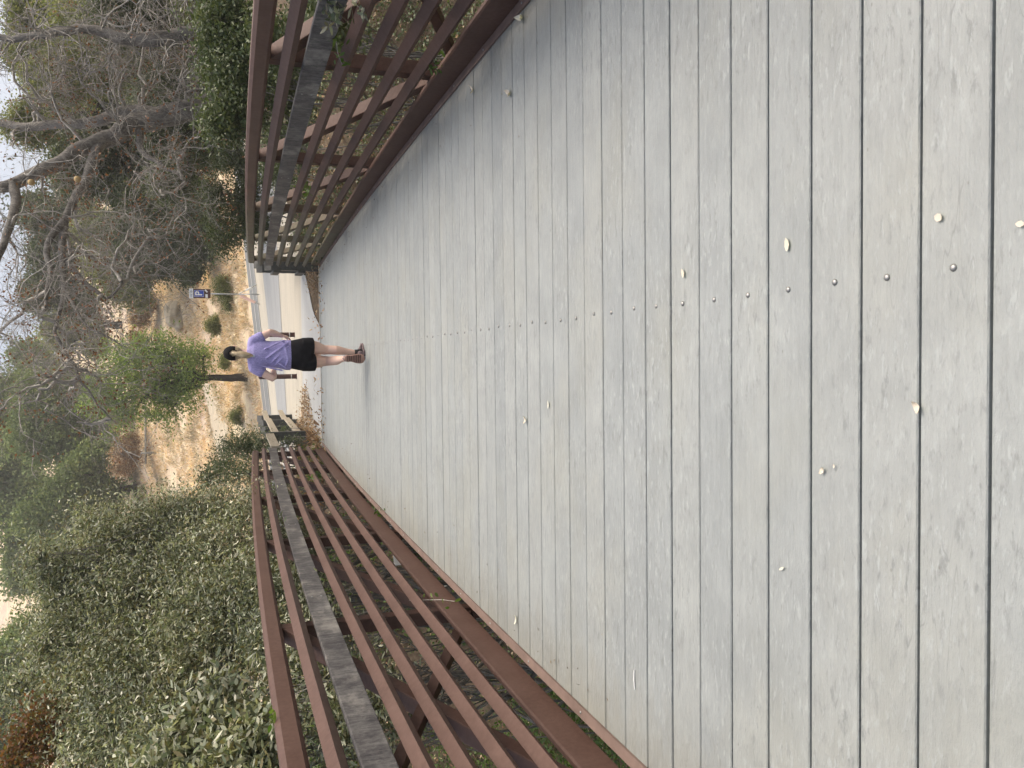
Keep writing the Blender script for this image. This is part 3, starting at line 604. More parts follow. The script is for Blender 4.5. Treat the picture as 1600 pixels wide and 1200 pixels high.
bush('leafy_bush', 'small leaved green shrub crowding the left end of the bridge', [(370, 700, 20, 16.4), (350, 725, 18, 15), (395, 700, 16, 16.4), (410, 692, 9, 15.6), (330, 745, 16, 14), (385, 740, 20, 14)], 15, 'l_oak', .05, .022, 120, 24, .12, shoots=8)
bush('creeping_plant', 'low yellow green creeper growing over the fence foot at the left bridge end', [(436, 700, 8, 15.1), (450, 692, 7, 15.2), (465, 690, 6, 15.2), (425, 694, 6, 15.4), (445, 672, 3.5, 16.9)], 15, 'l_oak', .04, .018, 120, 14, .06, sub=3, shoots=5)

# the bare, lichen-grey oak on the right -------------------------------------------------
def bare_oak():
    Y = 17.0; rng = np.random.default_rng(5)
    base = at(345, 160, Y); base = Vector((base.x, Y, gz(base.x, Y))); t = thing('bare_oak', 'leaning oak with dark forked trunk and a tangle of bare grey twigs', 'tree', (0, 0, 0))
    def pth(pts, r0, r1, m=10):
        P = np.array([list(at(x, y, Y+dy)) for x, y, dy in pts]); tt = np.linspace(0, len(P)-1, (len(P)-1)*4+1)
        Q = np.stack([np.interp(tt, np.arange(len(P)), P[:, i]) for i in range(3)], 1); Q[1:-1] += rng.normal(0, .03, Q[1:-1].shape)
        Q[1:-1] = (Q[:-2]+Q[1:-1]*2+Q[2:])/4; return Q, np.linspace(r0, r1, len(Q))
    mains = [pth([(365, 150, 0), (330, 163, 0), (295, 172, 0), (255, 181, 0), (215, 190, 0)], .25, .21),
             pth([(255, 181, .05), (225, 172, .3), (190, 176, .4), (150, 190, .5), (90, 192, .8), (30, 200, 1.2), (-40, 190, 1.5)], .15, .07),
             pth([(215, 190, 0), (185, 210, -.2), (160, 222, -.3), (120, 240, -.5), (75, 262, -.8), (20, 285, -1), (-30, 300, -1.2)], .19, .09),
             pth([(160, 222, -.3), (140, 262, -.7), (125, 300, -1.0), (100, 345, -1.4), (95, 400, -1.8), (100, 450, -2.2), (85, 520, -2.6)], .11, .03),
             pth([(100, 345, -1.4), (75, 380, -1.8), (78, 430, -2.1), (72, 480, -2.4)], .07, .03),
             pth([(215, 190, 0), (218, 225, -.3), (235, 250, -.5), (265, 262, -.7), (290, 285, -.9)], .08, .02),
             pth([(20, 285, -1), (25, 330, -1.5), (5, 380, -2), (-10, 420, -2.3)], .09, .05),
             pth([(95, 400, -1.8), (130, 440, -2.2), (170, 470, -2.4), (190, 440, -2.5)], .05, .015),
             pth([(85, 520, -2.6), (110, 560, -2.8), (130, 600, -3.0), (160, 640, -3.1), (180, 660, -3.1)], .03, .008),
             pth([(100, 450, -2.2), (125, 500, -2.6), (160, 520, -2.8), (205, 545, -2.9)], .035, .008)]
    V, F = tubes_np(mains[:3], 10); npobj('trunk', V, F, M['bark'], t, True)
    V, F = tubes_np(mains[3:], 8); npobj('limb', V, F, M['bark'], t, True)
    twigs = []; tips = []
    def grow(p, d, L, r, lev):
        m = 7 if lev < 3 else 5; P = [p]; dd = d.copy()
        for i in range(m-1):
            dd = dd+rng.normal(0, .30, 3)+np.array([0, 0, -.05*lev]); dd /= np.linalg.norm(dd); P.append(P[-1]+dd*L/(m-1))
        P = np.array(P); twigs.append((P, np.linspace(r, r*.35, m))); tips.append(P[-1])
        if lev < 4:
            for _ in range((5, 4, 3, 3)[lev]):
                k_ = rng.integers(1, m); nd = dd*.35+rng.normal(0, .6, 3); nd /= np.linalg.norm(nd); grow(P[k_], nd, L*rng.uniform(.45, .75), r*.52, lev+1)
    # scatter of sub-branches from the main limbs, filling the on-picture crown
    allp = np.concatenate([q for q, _ in mains[1:]]+[mains[0][0][8:]]); 
    targets = [(30, 30), (90, 20), (60, 90), (130, 90), (200, 100), (250, 110), (30, 140), (100, 140), (170, 140), (230, 130), (290, 120), (20, 230), (60, 250), (40, 330), (80, 320), (150, 330), (210, 270), (250, 310), (210, 350), (40, 400), (130, 380),
               (190, 410), (30, 460), (110, 430), (150, 470), (60, 500), (20, 540), (90, 560), (130, 560), (50, 590), (120, 620), (160, 600), (290, 230), (310, 210), (250, 400), (300, 60), (240, 40), (180, 60), (300, 100), (330, 110), (270, 360), (20, 620), (70, 640), (120, 660), (10, 340), (170, 380), (220, 440)]
    for (x, y) in targets:
        e = np.array(at(x, y, Y-2.6*max(0, (y-150)/450)+rng.uniform(-1.2, 1.2))); k_ = np.argmin(((allp-e)**2).sum(1)+rng.uniform(0, .6, len(allp))); s = allp[k_]
        L = np.linalg.norm(e-s); P = wig(s, e, 9, L*.05, rng); P[1:-1, 2] += np.sin(np.linspace(0, math.pi, 9))[1:-1]*L*.12
        twigs.append((P, np.linspace(.04, .010, 9)))
        for j in range(2, 9, 2 if rng.random() < .8 else 1):
            nd = (P[j]-P[j-1]); nd = nd/np.linalg.norm(nd)*.5+rng.normal(0, .6, 3); nd /= np.linalg.norm(nd); grow(P[j], nd, rng.uniform(.7, 1.5), .011, 1)
    V, F = tubes_np(twigs, 4); tw = npobj('twigs', V, F, M['twig'], t)
    tp = np.array(tips); tp = tp[rng.random(len(tp)) < .10]; V, F = leaves(tp, 4, .05, .06, .035, .3, rng=rng); npobj('dead_leaves', V, F, M['l_dead'], t)
    galls = [(49, 285), (121, 280)]
    for gx, gy in galls:
        p = at(gx, gy, 14.8); bm = bmesh.new(); bmesh.ops.create_icosphere(bm, subdivisions=3, radius=.055); me_ = bpy.data.meshes.new('oak_gall'); bm.to_mesh(me_); bm.free(); me_.materials.append(M['gall']); o = bpy.data.objects.new('oak_gall', me_); COL.objects.link(o); o.location = p; o.parent = t
        m2 = np.argmin(((V-np.array(p))**2).sum(1)) if len(V) else 0
    return len(twigs)
M['gall'] = simple('tan_oak_gall', (.42, .3, .14), .2)
NT = bare_oak()
# second grey trunk at the right edge
def grey_trunk():
    Y = 16.0; rng = np.random.default_rng(9); t = thing('grey_tree', 'smooth grey trunked tree at the right edge with bare curving branches', 'tree', (0, 0, 0))
    P = np.array([list(at(x, y, Y+dy)) for x, y, dy in ((400, 30, 0), (345, 40, 0), (290, 55, 0), (240, 62, 0), (190, 60, .1), (150, 45, .2), (90, 50, .3), (20, 60, .5), (-40, 50, .6))]); tt = np.linspace(0, 8, 33)
    Q = np.stack([np.interp(tt, np.arange(9), P[:, i]) for i in range(3)], 1); Q[1:-1] += rng.normal(0, .02, Q[1:-1].shape)
    V, F = tubes_np([(Q, np.interp(tt, [0, 3, 5, 8], [.15, .14, .09, .05]))], 10); npobj('trunk', V, F, M['bark'], t, True)
    tw = []
    def g(p, d, L, r, lev):
        P = [p]
        for i in range(8): d = d+rng.normal(0, .28, 3); d[2] -= .04; d /= np.linalg.norm(d); P.append(P[-1]+d*L/8)
        P = np.array(P); tw.append((P, np.linspace(r, r*.3, 9)))
        if lev:
            for _ in range(5): nd = d*.3+rng.normal(0, .6, 3); g(P[rng.integers(2, 9)], nd/np.linalg.norm(nd), L*.6, r*.55, lev-1)
    for i in range(6, 33, 1):
        d = rng.normal(0, 1, 3); d[2] = abs(d[2])*.3; g(Q[i], d/np.linalg.norm(d), rng.uniform(.9, 1.8), .02, 2)
    V, F = tubes_np(tw, 4); npobj('branches', V, F, M['twig'], t)
grey_trunk()

# ------------------------------------------------------------------ stuff: ground cover in the ravine, litter, dry grass
def scatter(n, x0, x1, y0, y1, rng, keep=lambda x, y: np.ones(len(x), bool)):
    x = rng.uniform(x0, x1, n); y = rng.uniform(y0, y1, n); k_ = keep(x, y); x, y = x[k_], y[k_]; return np.stack([x, y, ground(x, y)], 1)
rng = np.random.default_rng(21)
for side, x0, x1 in (('l', -9, -1.2), ('r', 1.2, 9)):
    C = scatter(11000, x0, x1, .5, 16, rng, lambda x, y: (vn(x*1.5, y*1.5, 1.1, 4)+.25*vn(x, y, 3, 8) > -.3) & (np.abs(x) > 1.9-1.2*(y < 12))); C[:, 2] += rng.uniform(0, 1, len(C))**2*np.where(C[:, 1] < 12, .9, .25)
    V, F = leaves(C, 16, .16, .06, .038, 0, rng, up=.8); tag(npobj('ground_cover', V, F, M['l_oak'] if side == 'r' else M['l_green']), 'green ground cover of small leaves in the creek bed under the %s rail' % ('left' if side == 'l' else 'right'), 'ground cover', None, 'stuff')
C = scatter(9000, -8, 8, .5, 14.4, rng); V, F = leaves(C, 7, .12, .07, .035, 0, rng, up=1.5); V[:, 2] += .02; tag(npobj('leaf_litter', V, F, M['l_litter']), 'brown leaf litter on the creek banks', 'leaf litter', None, 'stuff')
def wedge(x, y): return (x < -1.45-.0*(y-15)) & (x > -3.5) | (x < -1.55+1.1*sst(15, 16.6, y)*sst(19.5, 17, y)) & (x > -3.5)
C = scatter(5000, -3.4, 0.0, 14.6, 18.6, rng, lambda x, y: x < -1.45+.9*np.sin(np.clip((y-14.8)/3.2, 0, 1)*math.pi)*np.clip((y-14.6)/2, 0, 1)); V, F = leaves(C, 5, .05, .045, .025, 0, rng, up=1.5); V[:, 2] += .02
tag(npobj('leaf_litter', V, F, M['l_litter']), 'heap of pale brown leaf litter beside the path by the timber fence', 'leaf litter', None, 'stuff')
C = scatter(2600, 1.2, 4.5, 14.7, 17.4, rng, lambda x, y: x > 1.1+np.maximum(0, y-15.2)*.75+rng.normal(0, .15, len(x))); V, F = leaves(C, 4, .05, .04, .022, 0, rng, up=1.5); V[:, 2] += .02
tag(npobj('leaf_litter', V, F, M['l_litter']), 'thin brown leaf litter right of the path beyond the bridge', 'leaf litter', None, 'stuff')
def grass(n, x0, x1, y0, y1, L, Wd, rng, bare):
    C = scatter(n, x0, x1, y0, y1, rng, bare); k_ = 7; N = len(C)*k_; c = np.repeat(C, k_, 0)+rng.normal(0, 1, (N, 3))*np.array([.13, .13, .02]); d = rng.normal(0, .45, (N, 3)); d[:, 2] = 1; d /= np.linalg.norm(d, axis=1)[:, None]
    s = np.cross(d, rng.normal(0, 1, (N, 3))); s /= np.linalg.norm(s, axis=1)[:, None]; l = (L*rng.uniform(.5, 1.3, N))[:, None]; h = rng.normal(0, .25, (N, 3)); h[:, 2] = -abs(h[:, 2])
    V = np.stack([c-s*Wd, c+s*Wd, c+d*l*.6+s*Wd*.7+h*l*.3, c+d*l+h*l], 1).reshape(-1, 3); return V, np.arange(N*4).reshape(-1, 4)
V, F = grass(24000, -20, 18, HY0+.1, 75, .26, .016, rng, lambda x, y: vn(x, y, .8, 2)+.3*vn(x, y, 2.6, 6) > -.45)
tag(npobj('dry_grass', V, F, M['l_grass']), 'golden dry grass covering the near hillside', 'grass', None, 'stuff')
V, F = grass(350, -3.4, -1.5, 14.6, 17.5, .3, .006, rng, lambda x, y: x < -1.62)
tag(npobj('dry_weeds', V, F, M['l_litter']), 'thin dry weeds at the foot of the timber fence', 'grass', None, 'stuff')

# bare tan bank and boulder on the slope
M['tan'] = simple('bare_tan_earth', (.47, .41, .31), .18, 2.5, .95, .1, 0, .5)
def patch(name, pts, dz=.06):
    P = [hit(x, y, HY0+.1) for x, y in pts]; a, b = P[0::2], P[1::2]; V = []; n = 8
    for p, q in zip(a, b):
        for k_ in range(n+1): r_ = p.lerp(q, k_/n); V.append((r_.x, r_.y, gz(r_.x, r_.y)+dz*math.sin(math.pi*k_/n)+.01))
    F = [(i*(n+1)+j, i*(n+1)+j+1, (i+1)*(n+1)+j+1, (i+1)*(n+1)+j) for i in range(len(a)-1) for j in range(n)]
    return struct(newobj(name, V, F, M['tan'], None, True))
patch('dirt_path', [(316, 600), (332, 598), (322, 625), (340, 620), (328, 650), (348, 640), (330, 675), (362, 670), (338, 700), (364, 700), (345, 730), (362, 730)], .25)
def rock(px, py, r, label):
    p = hit(px, py, HY0+.1); bm = bmesh.new(); bmesh.ops.create_icosphere(bm, subdivisions=4, radius=1); rg = np.random.default_rng(int(px))
    for v in bm.verts:
        n_ = 1+.16*math.sin(v.co.x*3+1)*math.cos(v.co.y*2.5)+.10*math.sin(v.co.z*5+v.co.x*4)+.05*math.sin(v.co.y*11+v.co.z*9); v.co *= n_
    bmesh.ops.scale(bm, vec=(r*1.3, r*.9, r*.8), verts=bm.verts); me_ = bpy.data.meshes.new('boulder'); bm.to_mesh(me_); bm.free(); me_.polygons.foreach_set('use_smooth', [True]*len(me_.polygons)); me_.materials.append(M['tan'])
    o = bpy.data.objects.new('boulder', me_); COL.objects.link(o); o.location = p+Vector((0, 0, r*.2)); tag(o, label, 'rock')
rock(281, 492, .95, 'pale tan boulder on the golden slope up left of the parking sign')

# ------------------------------------------------------------------ bits lying on the deck
M['l_crumb'] = leaf_mat('dark_plant_crumbs', [(.08, .06, .04), (.2, .14, .08), (.04, .03, .025), (.4, .33, .22)], .1); M['lf_y'] = leaf_mat('pale_yellow_fallen_leaf', [(.38, .27, .14)], .2); M['lf_o'] = leaf_mat('orange_brown_fallen_leaf', [(.36, .19, .10)], .2); M['lf_w'] = leaf_mat('bleached_leaf', [(.42, .38, .28)], .2)
def deck_hit(px, py):
    r = ray(px, py); t_ = 1.0
    for _ in range(40):
        p = CAM+r*t_; t_ += (zdeck(p.y)-p.z)/r.z*.9
    return CAM+r*t_
def fallen_leaf(px, py, L, Wd, ang, mat, label, curl=.12, name='fallen_leaf'):
    p = deck_hit(px, py); V = []; n = 8; F = []
    for i in range(n+1):
        t_ = i/n; w_ = Wd*math.sin(math.pi*min(1, t_*.92+.06))**.8*(1+.12*math.sin(t_*19)); zc = .004+curl*L*(t_-.5)**2*1.6
        for s in (-1, -.5, 0, .5, 1): V.append(((t_-.5)*L, s*w_/2, zc+abs(s)*curl*Wd*.45+.001))
    F = [(i*5+j, i*5+j+1, (i+1)*5+j+1, (i+1)*5+j) for i in range(n) for j in range(4)]
    o = newobj(name, V, F, M[mat], None, True); o.location = p; o.rotation_euler = (0, 0, ang); tag(o, label, 'leaf', 'leaves and crumbs fallen on the deck'); return o
fallen_leaf(1232, 382, .036, .018, R(8), 'lf_y', 'pale yellow leaf on the deck, largest one, right of the bolt row')
fallen_leaf(1069, 427, .030, .016, R(20), 'lf_y', 'tan oval leaf on the deck just right of the bolt row')
fallen_leaf(1469, 340, .020, .017, R(60), 'lf_o', 'small round peach leaf near the camera right of the bolt row')
fallen_leaf(1597, 350, .018, .012, R(80), 'lf_o', 'orange leaf cut by the bottom edge of the upright view')
fallen_leaf(1437, 636, .028, .016, R(30), 'lf_o', 'crumpled orange brown leaf lying across a gap between two planks', .6)
fallen_leaf(1288, 735, .020, .013, R(-30), 'lf_o', 'folded reddish leaf with crumbs beside it on the near deck', .5)
fallen_leaf(1306, 728, .010, .006, R(10), 'lf_o', 'tiny tan crumb next to the folded reddish leaf', .4)
fallen_leaf(1224, 888, .022, .007, R(-60), 'lf_w', 'small pale greenish sliver of leaf left of the bolt row')
fallen_leaf(858, 632, .036, .014, R(4), 'lf_w', 'white oval leaf on the middle deck left of the bolt row')
fallen_leaf(823, 656, .036, .02, R(-10), 'lf_o', 'curled brown leaf edge on a gap in the middle deck', .6)
fallen_leaf(798, 146, .07, .028, R(50), 'lf_o', 'crumpled tan leaf near the right edge of the deck', .6)
fallen_leaf(808, 968, .05, .018, R(-10), 'lf_w', 'bleached white leaf near the left edge of the deck', .4)
fallen_leaf(817, 28, .09, .03, R(70), 'lf_w', 'long dry leaf caught at the right edge angle', .6)
fallen_leaf(740, 140, .07, .02, R(30), 'lf_o', 'dry brown twiggy leaf beside the right edge angle', .6)
e_ = rng.uniform(0, 1, 420); C = np.stack([np.where(rng.random(420) < .5, -1, 1)*(1.585-.32*rng.exponential(.5, 420)), 1.5+12.9*e_**.6, np.zeros(420)], 1); C[:, 2] = zdeck(C[:, 1])+.003
V, F = leaves(C, 1, .0, .018, .008, 0, rng, up=3); V[:, 2] = np.maximum(V[:, 2], zdeck(V[:, 1])+.0015); tag(npobj('plant_crumbs', V, F, M['l_crumb']), 'tiny brown plant crumbs along both edges of the deck', 'debris', None, 'stuff')
p = deck_hit(993, 1062); m_ = MB(); m_.tube([(-.035, 0, .004), (0, .002, .006), (.035, 0, .004)], .0022, 6); o = m_.build('straw_piece', M['white'], None); o.location = p; o.rotation_euler = (0, 0, R(4)); tag(o, 'thin white straw lying on the deck near the left edge', 'straw')

# sprigs of leaves reaching over the rails
def sprig(pts, X, label, n=26, L=.05, Wd=.02, mat='l_green', rr=.0035):
    rg = np.random.default_rng(int(pts[0][0])); P = np.array([list(atX(x, y, X+dx)) for x, y, dx in pts]); t = thing('leafy_sprig', label, 'twig', P[0], 'sprigs reaching over the rails')
    tt = np.linspace(0, len(P)-1, 12); Q = np.stack([np.interp(tt, np.arange(len(P)), P[:, i]) for i in range(3)], 1)-P[0]; V, F = tubes_np([(Q, np.linspace(rr, rr*.4, 12))], 5); npobj('stem', V, F, M['twig'], t)
    V, F = leaves(Q[2:], max(1, n//10), .025, L, Wd, .3, rg, long=True); npobj('foliage', V, F, M[mat], t)
sprig([(525, -6, .03), (522, 15, .0), (516, 32, -.02)], 1.60, 'grey green sprig hanging over the grey handrail board near the right edge', 60, .055, .02, 'l_willow')
sprig([(560, -8, .05), (556, 8, .02), (566, 14, .0)], 1.62, 'pale sprig hanging by the handrail at the far right edge', 40, .05, .018, 'l_willow')
sprig([(512, 50, .06), (524, 56, .0), (528, 85, -.02), (535, 102, -.03)], 1.62, 'drooping yellow green sprig in front of the second thin rail', 30, .05, .018)
sprig([(676, 78, .06), (678, 95, 0), (684, 112, -.02)], 1.62, 'small sprig lying on the right bottom chord', 36, .045, .018)
sprig([(462, 282, .3), (470, 292, .1), (485, 298, -.02)], 1.68, 'bushy sprig poking through the right rails near the far end', 150, .07, .02)
sprig([(505, 740, -.3), (495, 742, -.1), (488, 748, .0)], -1.68, 'green sprig poking through the left rails near the far end', 90, .06, .025)
sprig([(640, 938, -.1), (690, 937, .03), (715, 940, .12)], -1.68, 'thin yellow stem lying across the left bottom chord', 16, .045, .018)
sprig([(575, 800, -.15), (590, 798, 0), (604, 800, .1)], -1.70, 'tuft of green leaves under the left bottom chord', 60, .05, .02)
sprig([(425, 1120, -.1), (432, 1118, 0), (430, 1130, .02)], -1.74, 'single leaf tip bending over the near left top chord', 12, .06, .025)

# ------------------------------------------------------------------ the person
def skin_mat():
    b = NB('skin'); n1 = b.noise(6, 3, .5, b.coord()); c = b.ramp(n1, [(.3, (.66, .44, .35)), (.7, (.74, .52, .42))]); b.set(c, .5, 0, .35)
    b.b.inputs['Subsurface Weight'].default_value = .08; b.b.inputs['Subsurface Radius'].default_value = (.02, .008, .004); return b.m
def heather():
    b = NB('purple_heather_jersey'); n1 = b.noise(1, 4, .7, b.coord((140, 140, 45))); n2 = b.noise(9, 3, .5, b.coord())
    c = b.ramp(n1, [(.3, (.2, .18, .36)), (.5, (.33, .30, .56)), (.7, (.5, .47, .74))]); c = b.mix(.2, c, b.ramp(n2, [(.3, (.2, .18, .38)), (.7, (.38, .35, .62))])); b.bump(n1, .2, .002); return b.set(c, .85, 0, .1)
M['skin'] = skin_mat(); M['shirt'] = heather(); M['short'] = simple('black_shorts_cloth', (.012, .012, .014), .3, 20, .8, .15)
M['cap'] = simple('black_cap_cloth', (.008, .008, .009), .3, 40, .85, .15); M['sock'] = simple('black_sock', (.015, .015, .016), .2)
M['shoe'] = simple('mauve_brown_shoe', (.2, .15, .155), .25, 30, .7, .25); M['sole'] = simple('tan_brown_sole', (.38, .235, .19), .25, 30, .7, .25); M['treads'] = simple('dark_tread', (.10, .05, .042), .2)
M['label'] = simple('pale_blue_collar_label', (.55, .6, .75), .05)
def hairm():
    b = NB('ash_blond_hair'); n1 = b.noise(1, 4, .7, b.coord((90, 90, 8))); c = b.ramp(n1, [(.3, (.2, .145, .08)), (.5, (.42, .33, .2)), (.7, (.62, .52, .35))]); b.bump(n1, .5, .004); return b.set(c, .5, 0, .4)
M['hair'] = hairm()
def loft(mb, rings, n=18):     # rings: (cx,cy,cz, rx, ry, [tilt axis dir vector]) elliptical sections
    P = [Vector(r[:3]) for r in rings]; vs = []
    for i, r in enumerate(rings):
        t_ = (P[min(i+1, len(P)-1)]-P[max(0, i-1)]).normalized()
        x = Vector((1, 0, 0)); x = (x-t_*x.dot(t_)).normalized(); y = t_.cross(x)
        if y.y < 0: y = -y
        for k_ in range(n): a = 2*math.pi*k_/n; vs.append(P[i]+x*(r[3]*math.cos(a))+y*(r[4]*math.sin(a)))
    m = len(rings); fs = [(i*n+k_, i*n+(k_+1) % n, (i+1)*n+(k_+1) % n, (i+1)*n+k_) for i in range(m-1) for k_ in range(n)]; fs += [tuple(reversed(range(n))), tuple(range((m-1)*n, m*n))]; mb.add(vs, fs)
def capsule(mb, pts, rads, n=14):     # tapered chain with round ends
    P = [Vector(p) for p in pts]; d0 = (P[0]-P[1]).normalized(); d1 = (P[-1]-P[-2]).normalized(); a = []; ra = []
    for f in (1, .85, .5): a.append(P[0]+d0*rads[0]*f); ra.append(rads[0]*math.sqrt(max(0, 1-f*f))+1e-4)
    # smooth interpolation
    Q = []; rr = []
    for i in range(len(P)-1):
        for j in range(4): t_ = j/4; s = t_*t_*(3-2*t_); Q.append(P[i].lerp(P[i+1], t_)); rr.append(rads[i]+(rads[i+1]-rads[i])*s)
    Q.append(P[-1]); rr.append(rads[-1]); b_ = []; rb = []
    for f in (.5, .85, 1): b_.append(P[-1]+d1*rads[-1]*f); rb.append(rads[-1]*math.sqrt(max(0, 1-f*f))+1e-4)
    mb.tube(a+Q+b_, ra+rr+rb, n)
def fuse(mb, name, mat, parent, voxel, smooth=4, cut=None):
    """one continuous surface out of overlapping closed lofts"""
    o = newobj(name+'_tmp', mb.v, mb.f); bm = bmesh.new(); bm.from_mesh(o.data); bmesh.ops.recalc_face_normals(bm, faces=bm.faces); bm.to_mesh(o.data); bm.free()
    r_ = o.modifiers.new('r', 'REMESH'); r_.mode = 'VOXEL'; r_.voxel_size = voxel; s_ = o.modifiers.new('s', 'SMOOTH'); s_.iterations = smooth; s_.factor = .5
    bpy.context.view_layer.update(); me_ = bpy.data.meshes.new_from_object(o.evaluated_get(bpy.context.evaluated_depsgraph_get())); bpy.data.objects.remove(o)
    me_.name = name; me_.materials.clear(); me_.materials.append(mat); me_.polygons.foreach_set('use_smooth', [True]*len(me_.polygons)); o = bpy.data.objects.new(name, me_); COL.objects.link(o); o.parent = parent; return o
PY = 8.72; PBs = at(570, 548, PY)
per = thing('person', 'person in black cap, purple heather T-shirt and black shorts walking away with one heel raised', 'person', (PBs.x, PY, zdeck(PY)))
S = PY/FPX*.9165   # local metres per photo pixel at the person
def L_(px, py, y=0): return Vector(((548.5-py)*.00672-.0004*(570-px)*.0, y, (570-px)*.00667))
# --- body: torso, neck, head, arms with hands, legs, feet: one skin
mb = MB()
loft(mb, [(*L_(478, 553), .10, .08), (*L_(468, 553.5), .148, .105), (*L_(455, 553.5, .0), .15, .105), (*L_(436, 553, .0), .125, .09), (*L_(415, 553, .01), .12, .088), (*L_(398, 553, .01), .14, .09), (*L_(390, 553, .01), .12, .075), (*L_(384, 553, .015), .06, .05)])
capsule(mb, [L_(392, 553, .015), L_(376, 552, .03), L_(368, 551, .035)], [.052, .046, .05])
loft(mb, [(*L_(377, 551, .07), .035, .05), (*L_(373, 551, .055), .052, .07), (*L_(366, 551, .045), .066, .083), (*L_(359, 551, .04), .071, .09), (*L_(353, 551, .035), .064, .082), (*L_(348.5, 551, .035), .035, .05)])
m_e = [L_(366, 551, .13)]                                   # face: nose, brow, lips, ears
capsule(mb, [L_(361, 551, .125), L_(366.5, 551, .145)], [.009, .013], 8); capsule(mb, [L_(372, 554, .118), L_(372, 548, .118)], [.008, .008], 8); capsule(mb, [L_(360, 556, .112), L_(360, 546, .112)], [.012, .012], 8)
for s in (-1, 1): capsule(mb, [Vector((L_(363, 551).x+s*.072, .04, L_(363, 551).z)), Vector((L_(367, 551).x+s*.070, .035, L_(367, 551).z))], [.014, .009], 8)
# arms
Rs, Re, Rw = L_(393, 532, .01), L_(419, 517.5, .0), L_(437, 523, .06)
Ls, Le, Lw = L_(393, 575, .01), L_(422, 592, -.01), L_(424, 575, .17)
capsule(mb, [Rs, Rs.lerp(Re, .5)+Vector((0, 0, 0)), Re, Re.lerp(Rw, .3), Re.lerp(Rw, .75), Rw], [.05, .045, .036, .038, .028, .022])
capsule(mb, [Ls, Ls.lerp(Le, .5), Le, Le.lerp(Lw, .3), Le.lerp(Lw, .75), Lw], [.05, .046, .038, .038, .028, .023])
def hand(mb, wrist, d, side, palmdir, curl):
    d = d.normalized(); p = palmdir.normalized(); x = d.cross(p).normalized()*side
    c = wrist+d*.035; 
    for q in (-1, -.33, .33, 1): capsule(mb, [wrist+d*.005+x*q*.010, c+x*q*.020, c+d*.03+x*q*.026], [.011, .012, .010], 8)
    for i, (q, l) in enumerate(((-1, .050), (-.33, .058), (.33, .062), (1, .056))):
        a = c+d*.03+x*q*.026; b_ = a+(d*math.cos(curl)+p*math.sin(curl))*l*.45; e = b_+(d*math.cos(curl*2.2)+p*math.sin(curl*2.2))*l*.33; g_ = e+(d*math.cos(curl*3.2)+p*math.sin(curl*3.2))*l*.25
        capsule(mb, [a, b_, e, g_], [.0088, .0082, .0075, .0065], 8)
    a = wrist+d*.018+x*.022; b_ = a+(d*.6+x*.75+p*.3).normalized()*.028; e = b_+(d*.9+x*.2+p*.4).normalized()*.024; capsule(mb, [a, b_, e], [.011, .0095, .008], 8)
hand(mb, Rw, (Rw-Re).normalized()+Vector((-.05, 0, -.5)), -1, Vector((-1, .3, 0)), .6)
hand(mb, Lw, Vector((.55, .6, .25)), 1, Vector((.3, .1, -.9)), .6)
# legs
Rh, Rk, Ra = L_(478, 541, 0), L_(508, 546.5, .03), L_(555, 551.5, .0)
Lh, Lk, La = L_(478, 566, 0), L_(510, 565, .04), L_(536, 561, -.25)
capsule(mb, [Rh, Rh.lerp(Rk, .45), Rk+Vector((0, 0, .03)), Rk-Vector((0, 0, .02)), Rk.lerp(Ra, .33)+Vector((.006, -.02, 0)), Rk.lerp(Ra, .72), Ra], [.082, .071, .054, .050, .051, .035, .029], 18)
capsule(mb, [Lh, Lh.lerp(Lk, .45), Lk+Vector((0, 0, .03)), Lk-Vector((0, .02, .015)), Lk.lerp(La, .35)+Vector((-.004, -.004, -.02)), Lk.lerp(La, .72), La], [.082, .072, .055, .051, .052, .036, .029], 18)
capsule(mb, [Ra, Ra+Vector((.01, .0, -.045)), Ra+Vector((.05, .10, -.075))], [.028, .022, .014]); capsule(mb, [La, La+Vector((0, .02, -.05)), La+Vector((-.01, .0, -.15))], [.028, .022, .014])
fuse(mb, 'body', M['skin'], per, .0052, 3)
# --- T-shirt
mb = MB()
hem = 449
loft(mb, [(*L_(hem+2.5, 555, .0), .162, .122), (*L_(444, 554.5, .0), .165, .124), (*L_(432, 553.5, .0), .150, .113), (*L_(418, 553, .01), .142, .105), (*L_(404, 553, .01), .155, .104), (*L_(394, 553, .01), .150, .092), (*L_(387.5, 553, .015), .112, .07), (*L_(383.5, 553, .02), .066, .052)], 28)
capsule(mb, [L_(391, 543, .01), Rs, Rs.lerp(Re, .42)+Vector((.004, 0, 0))], [.055, .060, .057], 18); capsule(mb, [L_(391, 563, .01), Ls, Ls.lerp(Le, .36)], [.055, .060, .058], 18)
# folds pulled across the small of the back
for a, b_ in (((446, 535), (412, 560)), ((447, 541), (418, 568)), ((443, 576), (428, 566)), ((447, 549), (424, 572)), ((440, 531), (410, 545)), ((436, 579), (405, 572))):
    A, B = L_(*a, -.105), L_(*b_, -.098); capsule(mb, [A, A.lerp(B, .5)+Vector((0, -.006, 0)), B], [.009, .011, .006], 8)
capsule(mb, [L_(439, 533, -.095), L_(443, 549, -.117), L_(446, 562, -.118), L_(440, 577, -.09)], [.008, .010, .010, .007], 8)
sh = fuse(mb, 't_shirt', M['shirt'], per, .0062, 2)
